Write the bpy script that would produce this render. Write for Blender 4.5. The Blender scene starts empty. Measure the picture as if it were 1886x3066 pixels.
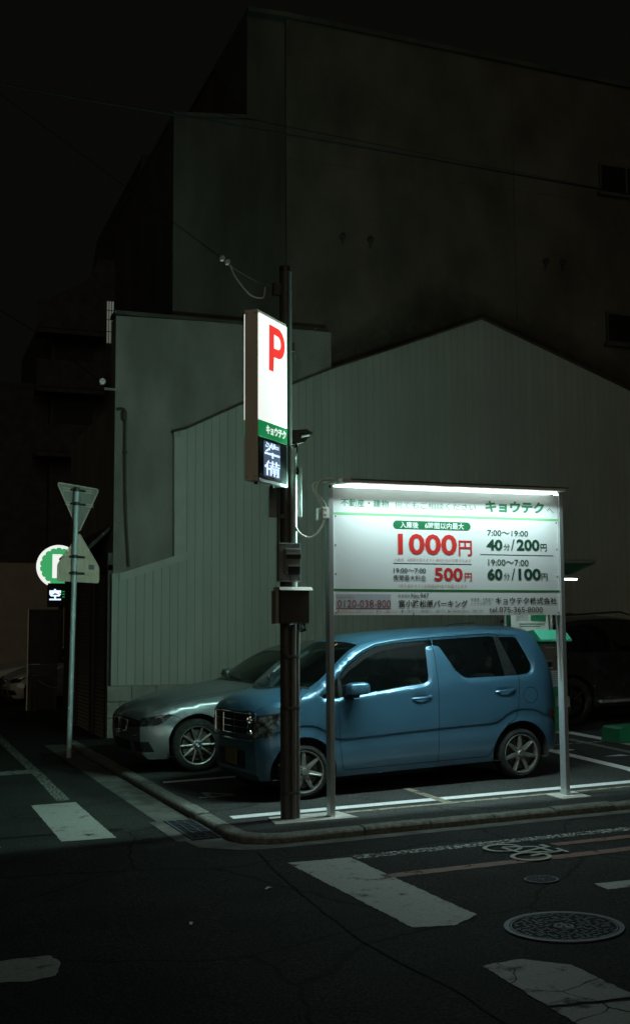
import bpy, math, random
from mathutils import Vector, Matrix
from mathutils.geometry import delaunay_2d_cdt
random.seed(7)
R = math.radians
sc = bpy.context.scene
col = sc.collection

# ------------------------------------------------------------------ camera, world, light, exposure
cd = bpy.data.cameras.new('camera'); cam = bpy.data.objects.new('camera', cd); col.objects.link(cam)
cr = Vector((0.940729, -0.339118, -0.005288)); cu = Vector((-0.02903, -0.096043, 0.994954)); cdv = Vector((0.337915, 0.935828, 0.100195))
cam.matrix_world = Matrix(((cr.x, cu.x, -cdv.x, 0), (cr.y, cu.y, -cdv.y, 0), (cr.z, cu.z, -cdv.z, 1.67), (0, 0, 0, 1)))
cd.sensor_fit = 'VERTICAL'; cd.sensor_height = 36.0; cd.lens = 3508.4 * 36.0 / 3066.0
cd.clip_end = 600
sc.camera = cam
sc.view_settings.view_transform = 'Standard'; sc.view_settings.look = 'None'
sc.view_settings.exposure = 0.0; sc.view_settings.gamma = 1.0

w = bpy.data.worlds.new('World'); sc.world = w; w.use_nodes = True
wn = w.node_tree.nodes; wl = w.node_tree.links
bg = wn['Background']
sky = wn.new('ShaderNodeTexSky'); sky.sky_type = 'NISHITA'; sky.sun_disc = False
sky.sun_elevation = R(-4); sky.sun_rotation = R(200)
mx = wn.new('ShaderNodeMixRGB'); mx.blend_type = 'MIX'; mx.inputs[0].default_value = 0.92
mx.inputs[2].default_value = (0.050, 0.049, 0.036, 1)          # town glow on the night sky
wl.new(sky.outputs[0], mx.inputs[1]); wl.new(mx.outputs[0], bg.inputs[0])
bg.inputs[1].default_value = 0.06

SIGN_COOL = (0.74, 1.0, 0.98)
REAR_COOL = (0.53, 1.0, 0.84)
P_FRONT = 29.0
P_REAR_DOWN = 100.0
P_REAR = 200.0
P_KIOSK = 3.0
# weak warm glow of the town behind the camera (the only sun, far below daylight)
sl = bpy.data.lights.new('town_glow', 'SUN'); sl.energy = 0.165; sl.angle = R(35); sl.color = (1.0, 0.88, 0.66)
so_ = bpy.data.objects.new('town_glow', sl); col.objects.link(so_)
so_.rotation_euler = Vector((0.25, 0.93, -0.25)).to_track_quat('-Z', 'Y').to_euler()

# ------------------------------------------------------------------ small helpers
def gz(x, y): return 0.02727 * x - 0.00657 * y                 # the lot and streets tilt slightly
ROAD = -0.055
RS = (1.67 - 0.015 + 0.07) / (1.67 + 0.07)          # road level change, keeps the markings in proportion
GN = Vector((-0.02727, 0.00657, 1)).normalized()

class MB:
    def __init__(s): s.v = []; s.f = []; s.m = []
    def add(s, vs, fs, mi=0):
        o = len(s.v); s.v += [tuple(v) for v in vs]; s.f += [tuple(i + o for i in f) for f in fs]; s.m += [mi] * len(fs); return s
    def box(s, x0, x1, y0, y1, z0, z1, mi=0, M=None):
        vs = [Vector((x, y, z)) for z in (z0, z1) for y in (y0, y1) for x in (x0, x1)]
        if M is not None: vs = [M @ v for v in vs]
        return s.add(vs, [(0, 2, 3, 1), (4, 5, 7, 6), (0, 1, 5, 4), (2, 6, 7, 3), (0, 4, 6, 2), (1, 3, 7, 5)], mi)
    def bbox(s, x0, x1, y0, y1, z0, z1, b=0.006, mi=0, M=None):
        # box with chamfered edges
        if min(x1 - x0, y1 - y0, z1 - z0) < 2.2 * b: return s.box(x0, x1, y0, y1, z0, z1, mi, M)
        vs = []; idx = {}
        for ix, x in enumerate((x0, x1)):
            for iy, y in enumerate((y0, y1)):
                for iz, z in enumerate((z0, z1)):
                    sx = b if ix == 0 else -b; sy = b if iy == 0 else -b; sz = b if iz == 0 else -b
                    for k, p in enumerate(((x, y + sy, z + sz), (x + sx, y, z + sz), (x + sx, y + sy, z))):
                        idx[(ix, iy, iz, k)] = len(vs); vs.append(Vector(p))
        I = lambda a, k: idx[(a[0], a[1], a[2], k)]
        fs = []
        for k in range(3):
            o = [d for d in range(3) if d != k]
            for sd in (0, 1):
                q = []
                for (u, v) in ((0, 0), (1, 0), (1, 1), (0, 1)):
                    a = [0, 0, 0]; a[k] = sd; a[o[0]] = u; a[o[1]] = v; q.append(I(a, k))
                fs.append(tuple(q))
        for k in range(3):
            o = [d for d in range(3) if d != k]
            for u in (0, 1):
                for v in (0, 1):
                    a = [0, 0, 0]; a[o[0]] = u; a[o[1]] = v
                    b_ = list(a); b_[k] = 1
                    fs.append((I(a, o[0]), I(b_, o[0]), I(b_, o[1]), I(a, o[1])))
        for ix in (0, 1):
            for iy in (0, 1):
                for iz in (0, 1): fs.append(tuple(I((ix, iy, iz), k) for k in range(3)))
        c = sum(vs, Vector()) / len(vs); out = []
        for f in fs:
            n = (vs[f[1]] - vs[f[0]]).cross(vs[f[2]] - vs[f[0]]); m = sum((vs[i] for i in f), Vector()) / len(f)
            out.append(f if n.dot(m - c) > 0 else f[::-1])
        if M is not None: vs = [M @ v for v in vs]
        return s.add(vs, out, mi)
    def prism(s, poly, a, b, axis='y', mi=0, M=None):
        # poly in the two other axes, extruded from a to b along axis
        n = len(poly)
        def P(p, t): return {'y': (p[0], t, p[1]), 'z': (p[0], p[1], t), 'x': (t, p[0], p[1])}[axis]
        vs = [Vector(P(p, a)) for p in poly] + [Vector(P(p, b)) for p in poly]
        if M is not None: vs = [M @ v for v in vs]
        area = sum(poly[i][0] * poly[(i + 1) % n][1] - poly[(i + 1) % n][0] * poly[i][1] for i in range(n))
        flip = (area > 0) == (axis in ('z', 'x'))
        fs = [tuple(range(n)), tuple(range(2 * n - 1, n - 1, -1))] + [(i, i + n, (i + 1) % n + n, (i + 1) % n) for i in range(n)]
        if b < a: flip = not flip
        if flip: fs = [f[::-1] for f in fs]
        return s.add(vs, fs, mi)
    def cyl(s, p0, p1, r0, r1=None, seg=16, mi=0, cap=True):
        p0 = Vector(p0); p1 = Vector(p1); r1 = r0 if r1 is None else r1
        d = (p1 - p0).normalized(); a = d.orthogonal().normalized(); b = d.cross(a)
        vs = []
        for p, r in ((p0, r0), (p1, r1)):
            for i in range(seg):
                t = 2 * math.pi * i / seg; vs.append(p + (a * math.cos(t) + b * math.sin(t)) * r)
        fs = [(i, (i + 1) % seg, (i + 1) % seg + seg, i + seg) for i in range(seg)]
        if cap: fs += [tuple(range(seg - 1, -1, -1)), tuple(range(seg, 2 * seg))]
        return s.add(vs, fs, mi)
    def tube(s, pts, r, seg=8, mi=0):
        pts = [Vector(p) for p in pts]; vs = []; n = len(pts); up = None
        for k, p in enumerate(pts):
            d = (pts[min(k + 1, n - 1)] - pts[max(k - 1, 0)]).normalized()
            if up is None: up = d.orthogonal().normalized()
            up = (up - d * up.dot(d)).normalized(); b = d.cross(up)
            for i in range(seg):
                t = 2 * math.pi * i / seg; vs.append(p + (up * math.cos(t) + b * math.sin(t)) * r)
        fs = [(k * seg + i, k * seg + (i + 1) % seg, (k + 1) * seg + (i + 1) % seg, (k + 1) * seg + i) for k in range(n - 1) for i in range(seg)]
        fs += [tuple(range(seg - 1, -1, -1)), tuple(range((n - 1) * seg, n * seg))]
        return s.add(vs, fs, mi)
    def lathe(s, prof, c, axis='y', seg=40, mi=0):
        c = Vector(c); vs = []; n = len(prof)
        for i in range(seg):
            t = 2 * math.pi * i / seg
            for (r, h) in prof:
                vs.append(c + (Vector((r * math.cos(t), h, r * math.sin(t))) if axis == 'y' else Vector((r * math.cos(t), r * math.sin(t), h))))
        fs = [(i * n + k, i * n + k + 1, ((i + 1) % seg) * n + k + 1, ((i + 1) % seg) * n + k) for i in range(seg) for k in range(n - 1)]
        return s.add(vs, fs, mi)

def spline(pts, n=8):
    pts = [Vector(p) for p in pts]; out = []
    for i in range(len(pts) - 1):
        p0 = pts[max(i - 1, 0)]; p1 = pts[i]; p2 = pts[i + 1]; p3 = pts[min(i + 2, len(pts) - 1)]
        for k in range(n):
            t = k / n
            out.append(0.5 * ((2 * p1) + (p2 - p0) * t + (2 * p0 - 5 * p1 + 4 * p2 - p3) * t * t + (3 * p1 - p0 - 3 * p2 + p3) * t ** 3))
    out.append(pts[-1]); return out

def build(name, mb, mats, parent=None, smooth=False):
    me = bpy.data.meshes.new(name)
    off = Vector((0, 0, 0))
    if parent is not None and parent.get('_world'): off = Vector(parent['_world'])
    me.from_pydata([tuple(Vector(v) - off) for v in mb.v], [], mb.f)
    if not isinstance(mats, (list, tuple)): mats = [mats]
    for m in mats: me.materials.append(m)
    for p, i in zip(me.polygons, mb.m): p.material_index = i
    if smooth:
        try: me.set_sharp_from_angle(angle=R(35))
        except Exception: pass
        me.polygons.foreach_set('use_smooth', [True] * len(me.polygons))
        try: me.set_sharp_from_angle(angle=R(35))
        except Exception: pass
    me.update()
    o = bpy.data.objects.new(name, me); col.objects.link(o)
    if parent is not None:
        o.parent = parent
        if parent.get('_world'): o['_world'] = list(parent['_world'])
    return o

def tag(o, label, cat, group=None):
    o['label'] = label; o['category'] = cat
    if group: o['group'] = group
    return o

def thing(name, loc, label, cat, group=None):
    o = bpy.data.objects.new(name, None); col.objects.link(o); o.location = loc; o['_world'] = list(loc)
    o.empty_display_size = 0.2
    return tag(o, label, cat, group)

def struct(name, mb, m, smooth=False):
    o = build(name, mb, m, None, smooth); o['kind'] = 'structure'; return o

def children_of(o): return [c for c in bpy.data.objects if c.parent == o]
def copy_tree(o, parent=None, swap=None):
    c = o.copy(); col.objects.link(c)
    if parent is not None:
        c.parent = parent; c.matrix_parent_inverse = o.matrix_parent_inverse.copy()
    if swap and c.type == 'MESH':
        for s in c.material_slots:
            if s.material in swap:
                m = swap[s.material]; s.link = 'OBJECT'; s.material = m
    for ch in children_of(o): copy_tree(ch, c, swap)
    return c

# ------------------------------------------------------------------ materials
def mat(name, c, rough=0.6, metal=0.0, spec=0.5, c2=None, scale=8.0, bump=0.0, bscale=None, coat=0.0, emis=None, estr=0.0, detail=6.0, stretch=None, streak=0.0, contrast=(0.35, 0.65)):
    m = bpy.data.materials.new(name); m.use_nodes = True; n = m.node_tree.nodes; l = m.node_tree.links; p = n['Principled BSDF']
    p.inputs['Base Color'].default_value = (*c, 1); p.inputs['Roughness'].default_value = rough; p.inputs['Metallic'].default_value = metal
    p.inputs['Specular IOR Level'].default_value = spec; p.inputs['Coat Weight'].default_value = coat; p.inputs['Coat Roughness'].default_value = 0.06
    if emis is not None:
        p.inputs['Emission Color'].default_value = (*emis, 1); p.inputs['Emission Strength'].default_value = estr
    tc = None
    if c2 is not None or bump:
        tc = n.new('ShaderNodeTexCoord'); src = tc.outputs['Object']
        if stretch:
            mp = n.new('ShaderNodeMapping'); mp.inputs['Scale'].default_value = stretch; l.new(src, mp.inputs[0]); src = mp.outputs[0]
    if c2 is not None:
        t = n.new('ShaderNodeTexNoise'); t.inputs['Scale'].default_value = scale; t.inputs['Detail'].default_value = detail; l.new(src, t.inputs['Vector'])
        rp = n.new('ShaderNodeValToRGB'); rp.color_ramp.elements[0].position = contrast[0]; rp.color_ramp.elements[1].position = contrast[1]
        rp.color_ramp.elements[0].color = (*c, 1); rp.color_ramp.elements[1].color = (*c2, 1)
        l.new(t.outputs['Fac'], rp.inputs[0]); l.new(rp.outputs[0], p.inputs['Base Color'])
    if bump:
        t2 = n.new('ShaderNodeTexNoise'); t2.inputs['Scale'].default_value = bscale or scale * 4; t2.inputs['Detail'].default_value = 4; l.new(src, t2.inputs['Vector'])
        b = n.new('ShaderNodeBump'); b.inputs['Strength'].default_value = bump; b.inputs['Distance'].default_value = 0.02
        l.new(t2.outputs['Fac'], b.inputs['Height']); l.new(b.outputs[0], p.inputs['Normal'])
    return m

def asphalt(name, c, c2, patch):
    m = bpy.data.materials.new(name); m.use_nodes = True; n = m.node_tree.nodes; l = m.node_tree.links; p = n['Principled BSDF']
    tc = n.new('ShaderNodeTexCoord')
    def noise(s, d=3):
        t = n.new('ShaderNodeTexNoise'); t.inputs['Scale'].default_value = s; t.inputs['Detail'].default_value = d; l.new(tc.outputs['Object'], t.inputs[0]); return t
    fine = noise(70, 7); mid = noise(1.3, 5); big = noise(0.35, 3)
    r1 = n.new('ShaderNodeValToRGB'); r1.color_ramp.elements[0].position = 0.40; r1.color_ramp.elements[1].position = 0.64
    r1.color_ramp.elements[0].color = (*c, 1); r1.color_ramp.elements[1].color = (*c2, 1); l.new(fine.outputs['Fac'], r1.inputs[0])
    r2 = n.new('ShaderNodeValToRGB'); r2.color_ramp.elements[0].position = 0.3; r2.color_ramp.elements[1].position = 0.7
    r2.color_ramp.elements[0].color = (patch, patch, patch, 1); r2.color_ramp.elements[1].color = (1, 1, 1, 1); l.new(mid.outputs['Fac'], r2.inputs[0])
    mu = n.new('ShaderNodeMixRGB'); mu.blend_type = 'MULTIPLY'; mu.inputs[0].default_value = 1; l.new(r1.outputs[0], mu.inputs[1]); l.new(r2.outputs[0], mu.inputs[2])
    # thin cracks: edges of large warped cells
    wv = n.new('ShaderNodeMixRGB'); wv.blend_type = 'ADD'; wv.inputs[0].default_value = 0.35
    l.new(tc.outputs['Object'], wv.inputs[1]); l.new(mid.outputs['Color'], wv.inputs[2])
    vo = n.new('ShaderNodeTexVoronoi'); vo.feature = 'DISTANCE_TO_EDGE'; vo.inputs['Scale'].default_value = 0.42; l.new(wv.outputs[0], vo.inputs['Vector'])
    r3 = n.new('ShaderNodeValToRGB'); r3.color_ramp.elements[0].position = 0.002; r3.color_ramp.elements[1].position = 0.007
    r3.color_ramp.elements[0].color = (0.25, 0.25, 0.25, 1); r3.color_ramp.elements[1].color = (1, 1, 1, 1); l.new(vo.outputs['Distance'], r3.inputs[0])
    mu2 = n.new('ShaderNodeMixRGB'); mu2.blend_type = 'MULTIPLY'; mu2.inputs[0].default_value = 0.8; l.new(mu.outputs[0], mu2.inputs[1]); l.new(r3.outputs[0], mu2.inputs[2])
    l.new(mu2.outputs[0], p.inputs['Base Color'])
    p.inputs['Roughness'].default_value = 0.88; p.inputs['Specular IOR Level'].default_value = 0.10
    b = n.new('ShaderNodeBump'); b.inputs['Strength'].default_value = 0.55; b.inputs['Distance'].default_value = 0.006
    l.new(fine.outputs['Fac'], b.inputs['Height']); l.new(b.outputs[0], p.inputs['Normal'])
    return m

def worn_paint(name, c, wear=0.45, scale=9.0, soft=0.06, rough=0.7, cracks=False, fade=False):
    # road paint: transparent where it has worn off
    m = bpy.data.materials.new(name); m.use_nodes = True; n = m.node_tree.nodes; l = m.node_tree.links; p = n['Principled BSDF']; out = n['Material Output']
    p.inputs['Roughness'].default_value = rough
    tc = n.new('ShaderNodeTexCoord')
    t = n.new('ShaderNodeTexNoise'); t.inputs['Scale'].default_value = scale; t.inputs['Detail'].default_value = 9; t.inputs['Roughness'].default_value = 0.72; l.new(tc.outputs['Object'], t.inputs[0])
    rp = n.new('ShaderNodeValToRGB'); rp.color_ramp.elements[0].position = wear - soft; rp.color_ramp.elements[1].position = wear + soft
    l.new(t.outputs['Fac'], rp.inputs[0])
    t2 = n.new('ShaderNodeTexNoise'); t2.inputs['Scale'].default_value = 60; t2.inputs['Detail'].default_value = 5; l.new(tc.outputs['Object'], t2.inputs[0])
    rc = n.new('ShaderNodeValToRGB'); rc.color_ramp.elements[0].color = (*[k * 0.72 for k in c], 1); rc.color_ramp.elements[1].color = (*c, 1)
    rc.color_ramp.elements[0].position = 0.35; rc.color_ramp.elements[1].position = 0.6
    l.new(t2.outputs['Fac'], rc.inputs[0]); l.new(rc.outputs[0], p.inputs['Base Color'])
    fac = rp.outputs[0]
    if cracks:
        t3 = n.new('ShaderNodeTexNoise'); t3.inputs['Scale'].default_value = 2.5; l.new(tc.outputs['Object'], t3.inputs[0])
        wv = n.new('ShaderNodeMixRGB'); wv.blend_type = 'ADD'; wv.inputs[0].default_value = 0.3; l.new(tc.outputs['Object'], wv.inputs[1]); l.new(t3.outputs['Color'], wv.inputs[2])
        vo = n.new('ShaderNodeTexVoronoi'); vo.feature = 'DISTANCE_TO_EDGE'; vo.inputs['Scale'].default_value = 2.1; l.new(wv.outputs[0], vo.inputs['Vector'])
        r3 = n.new('ShaderNodeValToRGB'); r3.color_ramp.elements[0].position = 0.002; r3.color_ramp.elements[1].position = 0.012; l.new(vo.outputs['Distance'], r3.inputs[0])
        mm = n.new('ShaderNodeMath'); mm.operation = 'MULTIPLY'; l.new(rp.outputs[0], mm.inputs[0]); l.new(r3.outputs[0], mm.inputs[1]); fac = mm.outputs[0]
    if fade:
        at = n.new('ShaderNodeAttribute'); at.attribute_name = 'fade'
        m5 = n.new('ShaderNodeMath'); m5.operation = 'MULTIPLY'; l.new(fac, m5.inputs[0]); l.new(at.outputs['Fac'], m5.inputs[1]); fac = m5.outputs[0]
    tr = n.new('ShaderNodeBsdfTransparent'); ms = n.new('ShaderNodeMixShader')
    l.new(fac, ms.inputs[0]); l.new(tr.outputs[0], ms.inputs[1]); l.new(p.outputs[0], ms.inputs[2]); l.new(ms.outputs[0], out.inputs[0])
    return m

def glass(name, tint, trans=0.3, rough=0.03):
    m = bpy.data.materials.new(name); m.use_nodes = True; n = m.node_tree.nodes; l = m.node_tree.links; p = n['Principled BSDF']; out = n['Material Output']
    p.inputs['Base Color'].default_value = (0.004, 0.005, 0.005, 1); p.inputs['Roughness'].default_value = rough; p.inputs['Specular IOR Level'].default_value = 0.5
    tr = n.new('ShaderNodeBsdfTransparent'); tr.inputs[0].default_value = (*tint, 1); ms = n.new('ShaderNodeMixShader')
    ms.inputs[0].default_value = 1 - trans; l.new(tr.outputs[0], ms.inputs[1]); l.new(p.outputs[0], ms.inputs[2]); l.new(ms.outputs[0], out.inputs[0])
    return m

def siding_mat():
    m = bpy.data.materials.new('siding_sheet'); m.use_nodes = True; n = m.node_tree.nodes; l = m.node_tree.links; p = n['Principled BSDF']
    tc = n.new('ShaderNodeTexCoord'); sx = n.new('ShaderNodeSeparateXYZ'); l.new(tc.outputs['Object'], sx.inputs[0])
    d = n.new('ShaderNodeMath'); d.operation = 'DIVIDE'; l.new(sx.outputs['X'], d.inputs[0]); d.inputs[1].default_value = 0.1415
    f = n.new('ShaderNodeMath'); f.operation = 'FRACT'; l.new(d.outputs[0], f.inputs[0])
    rp = n.new('ShaderNodeValToRGB'); e = rp.color_ramp.elements; e[0].position = 0.0; e[0].color = (0, 0, 0, 1); e[1].position = 0.1; e[1].color = (1, 1, 1, 1)
    e2 = e.new(0.03); e2.color = (0.0, 0.0, 0.0, 1); e3 = e.new(0.93); e3.color = (1, 1, 1, 1)
    l.new(f.outputs[0], rp.inputs[0])
    fl = n.new('ShaderNodeMath'); fl.operation = 'FLOOR'; l.new(d.outputs[0], fl.inputs[0])
    wn_ = n.new('ShaderNodeTexWhiteNoise'); wn_.noise_dimensions = '1D'; l.new(fl.outputs[0], wn_.inputs['W'])
    t = n.new('ShaderNodeTexNoise'); t.inputs['Scale'].default_value = 0.7; t.inputs['Detail'].default_value = 6
    mp = n.new('ShaderNodeMapping'); mp.inputs['Scale'].default_value = (3, 1, 0.8); l.new(tc.outputs['Object'], mp.inputs[0]); l.new(mp.outputs[0], t.inputs[0])
    c1 = n.new('ShaderNodeValToRGB'); c1.color_ramp.elements[0].position = 0.3; c1.color_ramp.elements[1].position = 0.7
    c1.color_ramp.elements[0].color = (0.205, 0.235, 0.20, 1); c1.color_ramp.elements[1].color = (0.245, 0.275, 0.235, 1); l.new(t.outputs['Fac'], c1.inputs[0])
    mw = n.new('ShaderNodeMapRange'); mw.inputs[3].default_value = 0.95; mw.inputs[4].default_value = 1.03; l.new(wn_.outputs[0], mw.inputs[0])
    m0 = n.new('ShaderNodeMixRGB'); m0.blend_type = 'MULTIPLY'; m0.inputs[0].default_value = 1; l.new(c1.outputs[0], m0.inputs[1]); l.new(mw.outputs[0], m0.inputs[2])
    m1 = n.new('ShaderNodeMixRGB'); m1.blend_type = 'MIX'; m1.inputs[1].default_value = (0.13, 0.14, 0.125, 1); l.new(rp.outputs[0], m1.inputs[0]); l.new(m0.outputs[0], m1.inputs[2])
    l.new(m1.outputs[0], p.inputs['Base Color'])
    b = n.new('ShaderNodeBump'); b.inputs['Strength'].default_value = 0.5; b.inputs['Distance'].default_value = 0.012; l.new(rp.outputs[0], b.inputs['Height']); l.new(b.outputs[0], p.inputs['Normal'])
    p.inputs['Roughness'].default_value = 0.6
    return m

def car_paint(name, c, metal, rough=0.34):
    m = bpy.data.materials.new(name); m.use_nodes = True; n = m.node_tree.nodes; l = m.node_tree.links; p = n['Principled BSDF']
    p.inputs['Metallic'].default_value = metal; p.inputs['Roughness'].default_value = rough
    p.inputs['Coat Weight'].default_value = 0.45; p.inputs['Coat Roughness'].default_value = 0.10
    tc = n.new('ShaderNodeTexCoord'); sx = n.new('ShaderNodeSeparateXYZ'); l.new(tc.outputs['Object'], sx.inputs[0])
    t = n.new('ShaderNodeTexNoise'); t.inputs['Scale'].default_value = 5; t.inputs['Detail'].default_value = 7; l.new(tc.outputs['Object'], t.inputs[0])
    # road dust low on the doors
    ad = n.new('ShaderNodeMath'); ad.operation = 'MULTIPLY_ADD'; l.new(t.outputs['Fac'], ad.inputs[0]); ad.inputs[1].default_value = 0.5; l.new(sx.outputs['Z'], ad.inputs[2])
    rp = n.new('ShaderNodeMapRange'); rp.inputs[1].default_value = 0.38; rp.inputs[2].default_value = 0.95; rp.inputs[3].default_value = 0.28; rp.inputs[4].default_value = 0.03; l.new(ad.outputs[0], rp.inputs[0])
    mxx = n.new('ShaderNodeMixRGB'); mxx.inputs[1].default_value = (*c, 1); mxx.inputs[2].default_value = (0.12, 0.12, 0.10, 1); l.new(rp.outputs[0], mxx.inputs[0]); l.new(mxx.outputs[0], p.inputs['Base Color'])
    rr = n.new('ShaderNodeMapRange'); rr.inputs[3].default_value = rough - 0.04; rr.inputs[4].default_value = rough + 0.08; l.new(t.outputs['Fac'], rr.inputs[0]); l.new(rr.outputs[0], p.inputs['Roughness'])
    return m

def emit(name, c, s):
    return mat(name, tuple(min(k, 0.8) for k in c), rough=0.35, emis=c, estr=s)

M = {}
M['road'] = asphalt('road_asphalt', (0.014, 0.0155, 0.0145), (0.058, 0.063, 0.059), 0.62)
M['lot'] = asphalt('lot_asphalt', (0.026, 0.029, 0.028), (0.078, 0.083, 0.078), 0.78)
M['kerb'] = mat('kerb_concrete', (0.10, 0.105, 0.088), 0.9, c2=(0.20, 0.205, 0.178), scale=22, bump=0.5, bscale=120)
M['gutter'] = mat('gutter_concrete', (0.055, 0.058, 0.05), 0.9, c2=(0.115, 0.118, 0.102), scale=5, bump=0.4, bscale=110)
M['pad'] = mat('footing_concrete', (0.26, 0.265, 0.24), 0.9, c2=(0.40, 0.40, 0.36), scale=6, bump=0.3, bscale=90)
M['white_new'] = worn_paint('white_line_fresh', (0.78, 0.80, 0.80), wear=0.24)
M['white_worn'] = worn_paint('white_line_worn', (0.34, 0.36, 0.325), wear=0.36, scale=5, soft=0.08)
M['white_crack'] = worn_paint('white_line_cracked', (0.24, 0.25, 0.22), wear=0.38, scale=5, soft=0.09, cracks=True)
M['white_gone'] = worn_paint('white_line_nearly_gone', (0.44, 0.46, 0.42), wear=0.52, scale=34, soft=0.06)
M['faint'] = worn_paint('old_yellow_line', (0.24, 0.23, 0.17), wear=0.42, scale=10, soft=0.1)
M['dull'] = worn_paint('old_grey_line', (0.24, 0.25, 0.22), wear=0.40, scale=12, soft=0.1)
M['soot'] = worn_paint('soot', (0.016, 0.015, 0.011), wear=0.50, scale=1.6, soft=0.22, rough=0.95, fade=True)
M['brown'] = worn_paint('brown_lane_line', (0.17, 0.080, 0.060), wear=0.38, scale=7, soft=0.08)
M['iron'] = mat('cast_iron', (0.034, 0.044, 0.056), 0.6, metal=0.4, c2=(0.075, 0.090, 0.105), scale=18, bump=0.2, bscale=80)
M['iron_dark'] = mat('iron_recess', (0.005, 0.0055, 0.006), 0.9, spec=0.1)
M['siding'] = siding_mat()
M['flash'] = mat('painted_flashing', (0.225, 0.25, 0.215), 0.6, c2=(0.265, 0.29, 0.25), scale=4)
M['block'] = mat('concrete_block', (0.17, 0.18, 0.16), 0.92, c2=(0.24, 0.25, 0.22), scale=4, bump=0.35, bscale=60)
M['stucco'] = mat('grey_stucco', (0.12, 0.125, 0.108), 0.95, c2=(0.185, 0.19, 0.168), scale=1.3, bump=0.6, bscale=45, stretch=(1.4, 1, 0.55), detail=9)
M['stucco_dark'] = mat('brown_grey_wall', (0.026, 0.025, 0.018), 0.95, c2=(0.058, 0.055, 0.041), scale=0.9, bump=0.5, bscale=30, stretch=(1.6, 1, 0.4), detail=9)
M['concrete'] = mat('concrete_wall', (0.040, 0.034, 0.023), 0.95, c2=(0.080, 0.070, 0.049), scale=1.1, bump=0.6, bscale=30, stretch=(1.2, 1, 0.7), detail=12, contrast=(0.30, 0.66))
M['black_wall'] = mat('dark_wall', (0.018, 0.018, 0.017), 0.85, c2=(0.035, 0.035, 0.032), scale=3)
M['timber'] = mat('dark_timber', (0.022, 0.019, 0.015), 0.7, c2=(0.045, 0.038, 0.03), scale=10, stretch=(8, 8, 0.6))
M['shutter'] = mat('brown_shutter_metal', (0.10, 0.09, 0.075), 0.24, metal=0.5, c2=(0.11, 0.10, 0.082), scale=6)
M['alu'] = mat('aluminium', (0.50, 0.53, 0.53), 0.38, metal=0.75, c2=(0.60, 0.63, 0.63), scale=5, stretch=(20, 20, 1), bump=0.05, bscale=100)
M['alu_rust'] = mat('aluminium_rusty_foot', (0.50, 0.53, 0.53), 0.5, metal=0.5, c2=(0.40, 0.30, 0.18), scale=9, contrast=(0.5, 0.75))
M['panel'] = mat('sign_sheet', (0.72, 0.75, 0.76), 0.42, c2=(0.77, 0.80, 0.81), scale=260, spec=0.4, bump=0.03, bscale=300)
M['white_plastic'] = mat('white_plastic', (0.62, 0.64, 0.56), 0.45, c2=(0.70, 0.71, 0.64), scale=12)
M['cable_white'] = mat('cream_cable', (0.52, 0.52, 0.42), 0.5, c2=(0.42, 0.42, 0.33), scale=20)
M['cable_black'] = mat('black_cable', (0.008, 0.008, 0.008), 0.8, spec=0.1)
M['pole'] = mat('dark_galvanised_pole', (0.048, 0.048, 0.044), 0.55, metal=0.4, c2=(0.085, 0.085, 0.078), scale=9, stretch=(10, 10, 1.2))
M['conduit'] = mat('grey_conduit', (0.15, 0.15, 0.135), 0.5, c2=(0.11, 0.11, 0.10), scale=7, stretch=(8, 8, 1))
M['steel'] = mat('bright_steel_pipe', (0.32, 0.36, 0.36), 0.65, metal=0.4, c2=(0.52, 0.56, 0.56), scale=8)
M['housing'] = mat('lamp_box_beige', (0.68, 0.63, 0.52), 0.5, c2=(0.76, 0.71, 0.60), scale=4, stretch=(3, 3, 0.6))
M['dark_box'] = mat('rusty_dark_box', (0.026, 0.022, 0.017), 0.6, c2=(0.045, 0.036, 0.027), scale=6)
M['box_side'] = mat('cream_box_side', (0.30, 0.29, 0.20), 0.5, c2=(0.24, 0.23, 0.16), scale=8)
M['grey_box'] = mat('grey_meter_box', (0.15, 0.165, 0.16), 0.35, c2=(0.20, 0.215, 0.21), scale=9, coat=0.3)
M['black_plastic'] = mat('black_plastic', (0.010, 0.010, 0.010), 0.5, c2=(0.016, 0.016, 0.016), scale=30)
M['rubber'] = mat('tyre_rubber', (0.010, 0.011, 0.010), 0.9, spec=0.2, c2=(0.021, 0.022, 0.020), scale=14, bump=0.15, bscale=60)
M['well'] = mat('wheel_well', (0.006, 0.006, 0.006), 0.9, c2=(0.010, 0.010, 0.010), scale=20)
M['rim'] = mat('alloy_rim', (0.22, 0.225, 0.21), 0.40, metal=0.8, c2=(0.29, 0.295, 0.28), scale=20)
M['rim_dark'] = mat('black_rim', (0.014, 0.014, 0.015), 0.35, metal=0.5, c2=(0.02, 0.02, 0.02), scale=20)
M['disc'] = mat('brake_disc', (0.10, 0.095, 0.085), 0.4, metal=0.8, c2=(0.06, 0.05, 0.045), scale=10)
M['chrome'] = mat('chrome', (0.75, 0.76, 0.74), 0.08, metal=1.0, c2=(0.70, 0.71, 0.70), scale=4)
M['lamp_glass'] = mat('headlamp_lens', (0.05, 0.058, 0.058), 0.08, metal=0.35, c2=(0.30, 0.32, 0.31), scale=22, coat=1.0, spec=0.8, contrast=(0.45, 0.66))
M['lamp_dark'] = mat('smoked_headlamp', (0.015, 0.017, 0.018), 0.10, metal=0.2, c2=(0.08, 0.085, 0.085), scale=16, coat=1.0, contrast=(0.5, 0.72))
M['red_lens'] = mat('red_lens', (0.12, 0.012, 0.008), 0.15, c2=(0.18, 0.03, 0.015), scale=40, coat=1.0)
M['blue_paint'] = car_paint('blue_metallic_paint', (0.040, 0.112, 0.182), 0.45, 0.34)
M['silver_paint'] = car_paint('silver_metallic_paint', (0.19, 0.215, 0.225), 0.6, 0.36)
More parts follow.
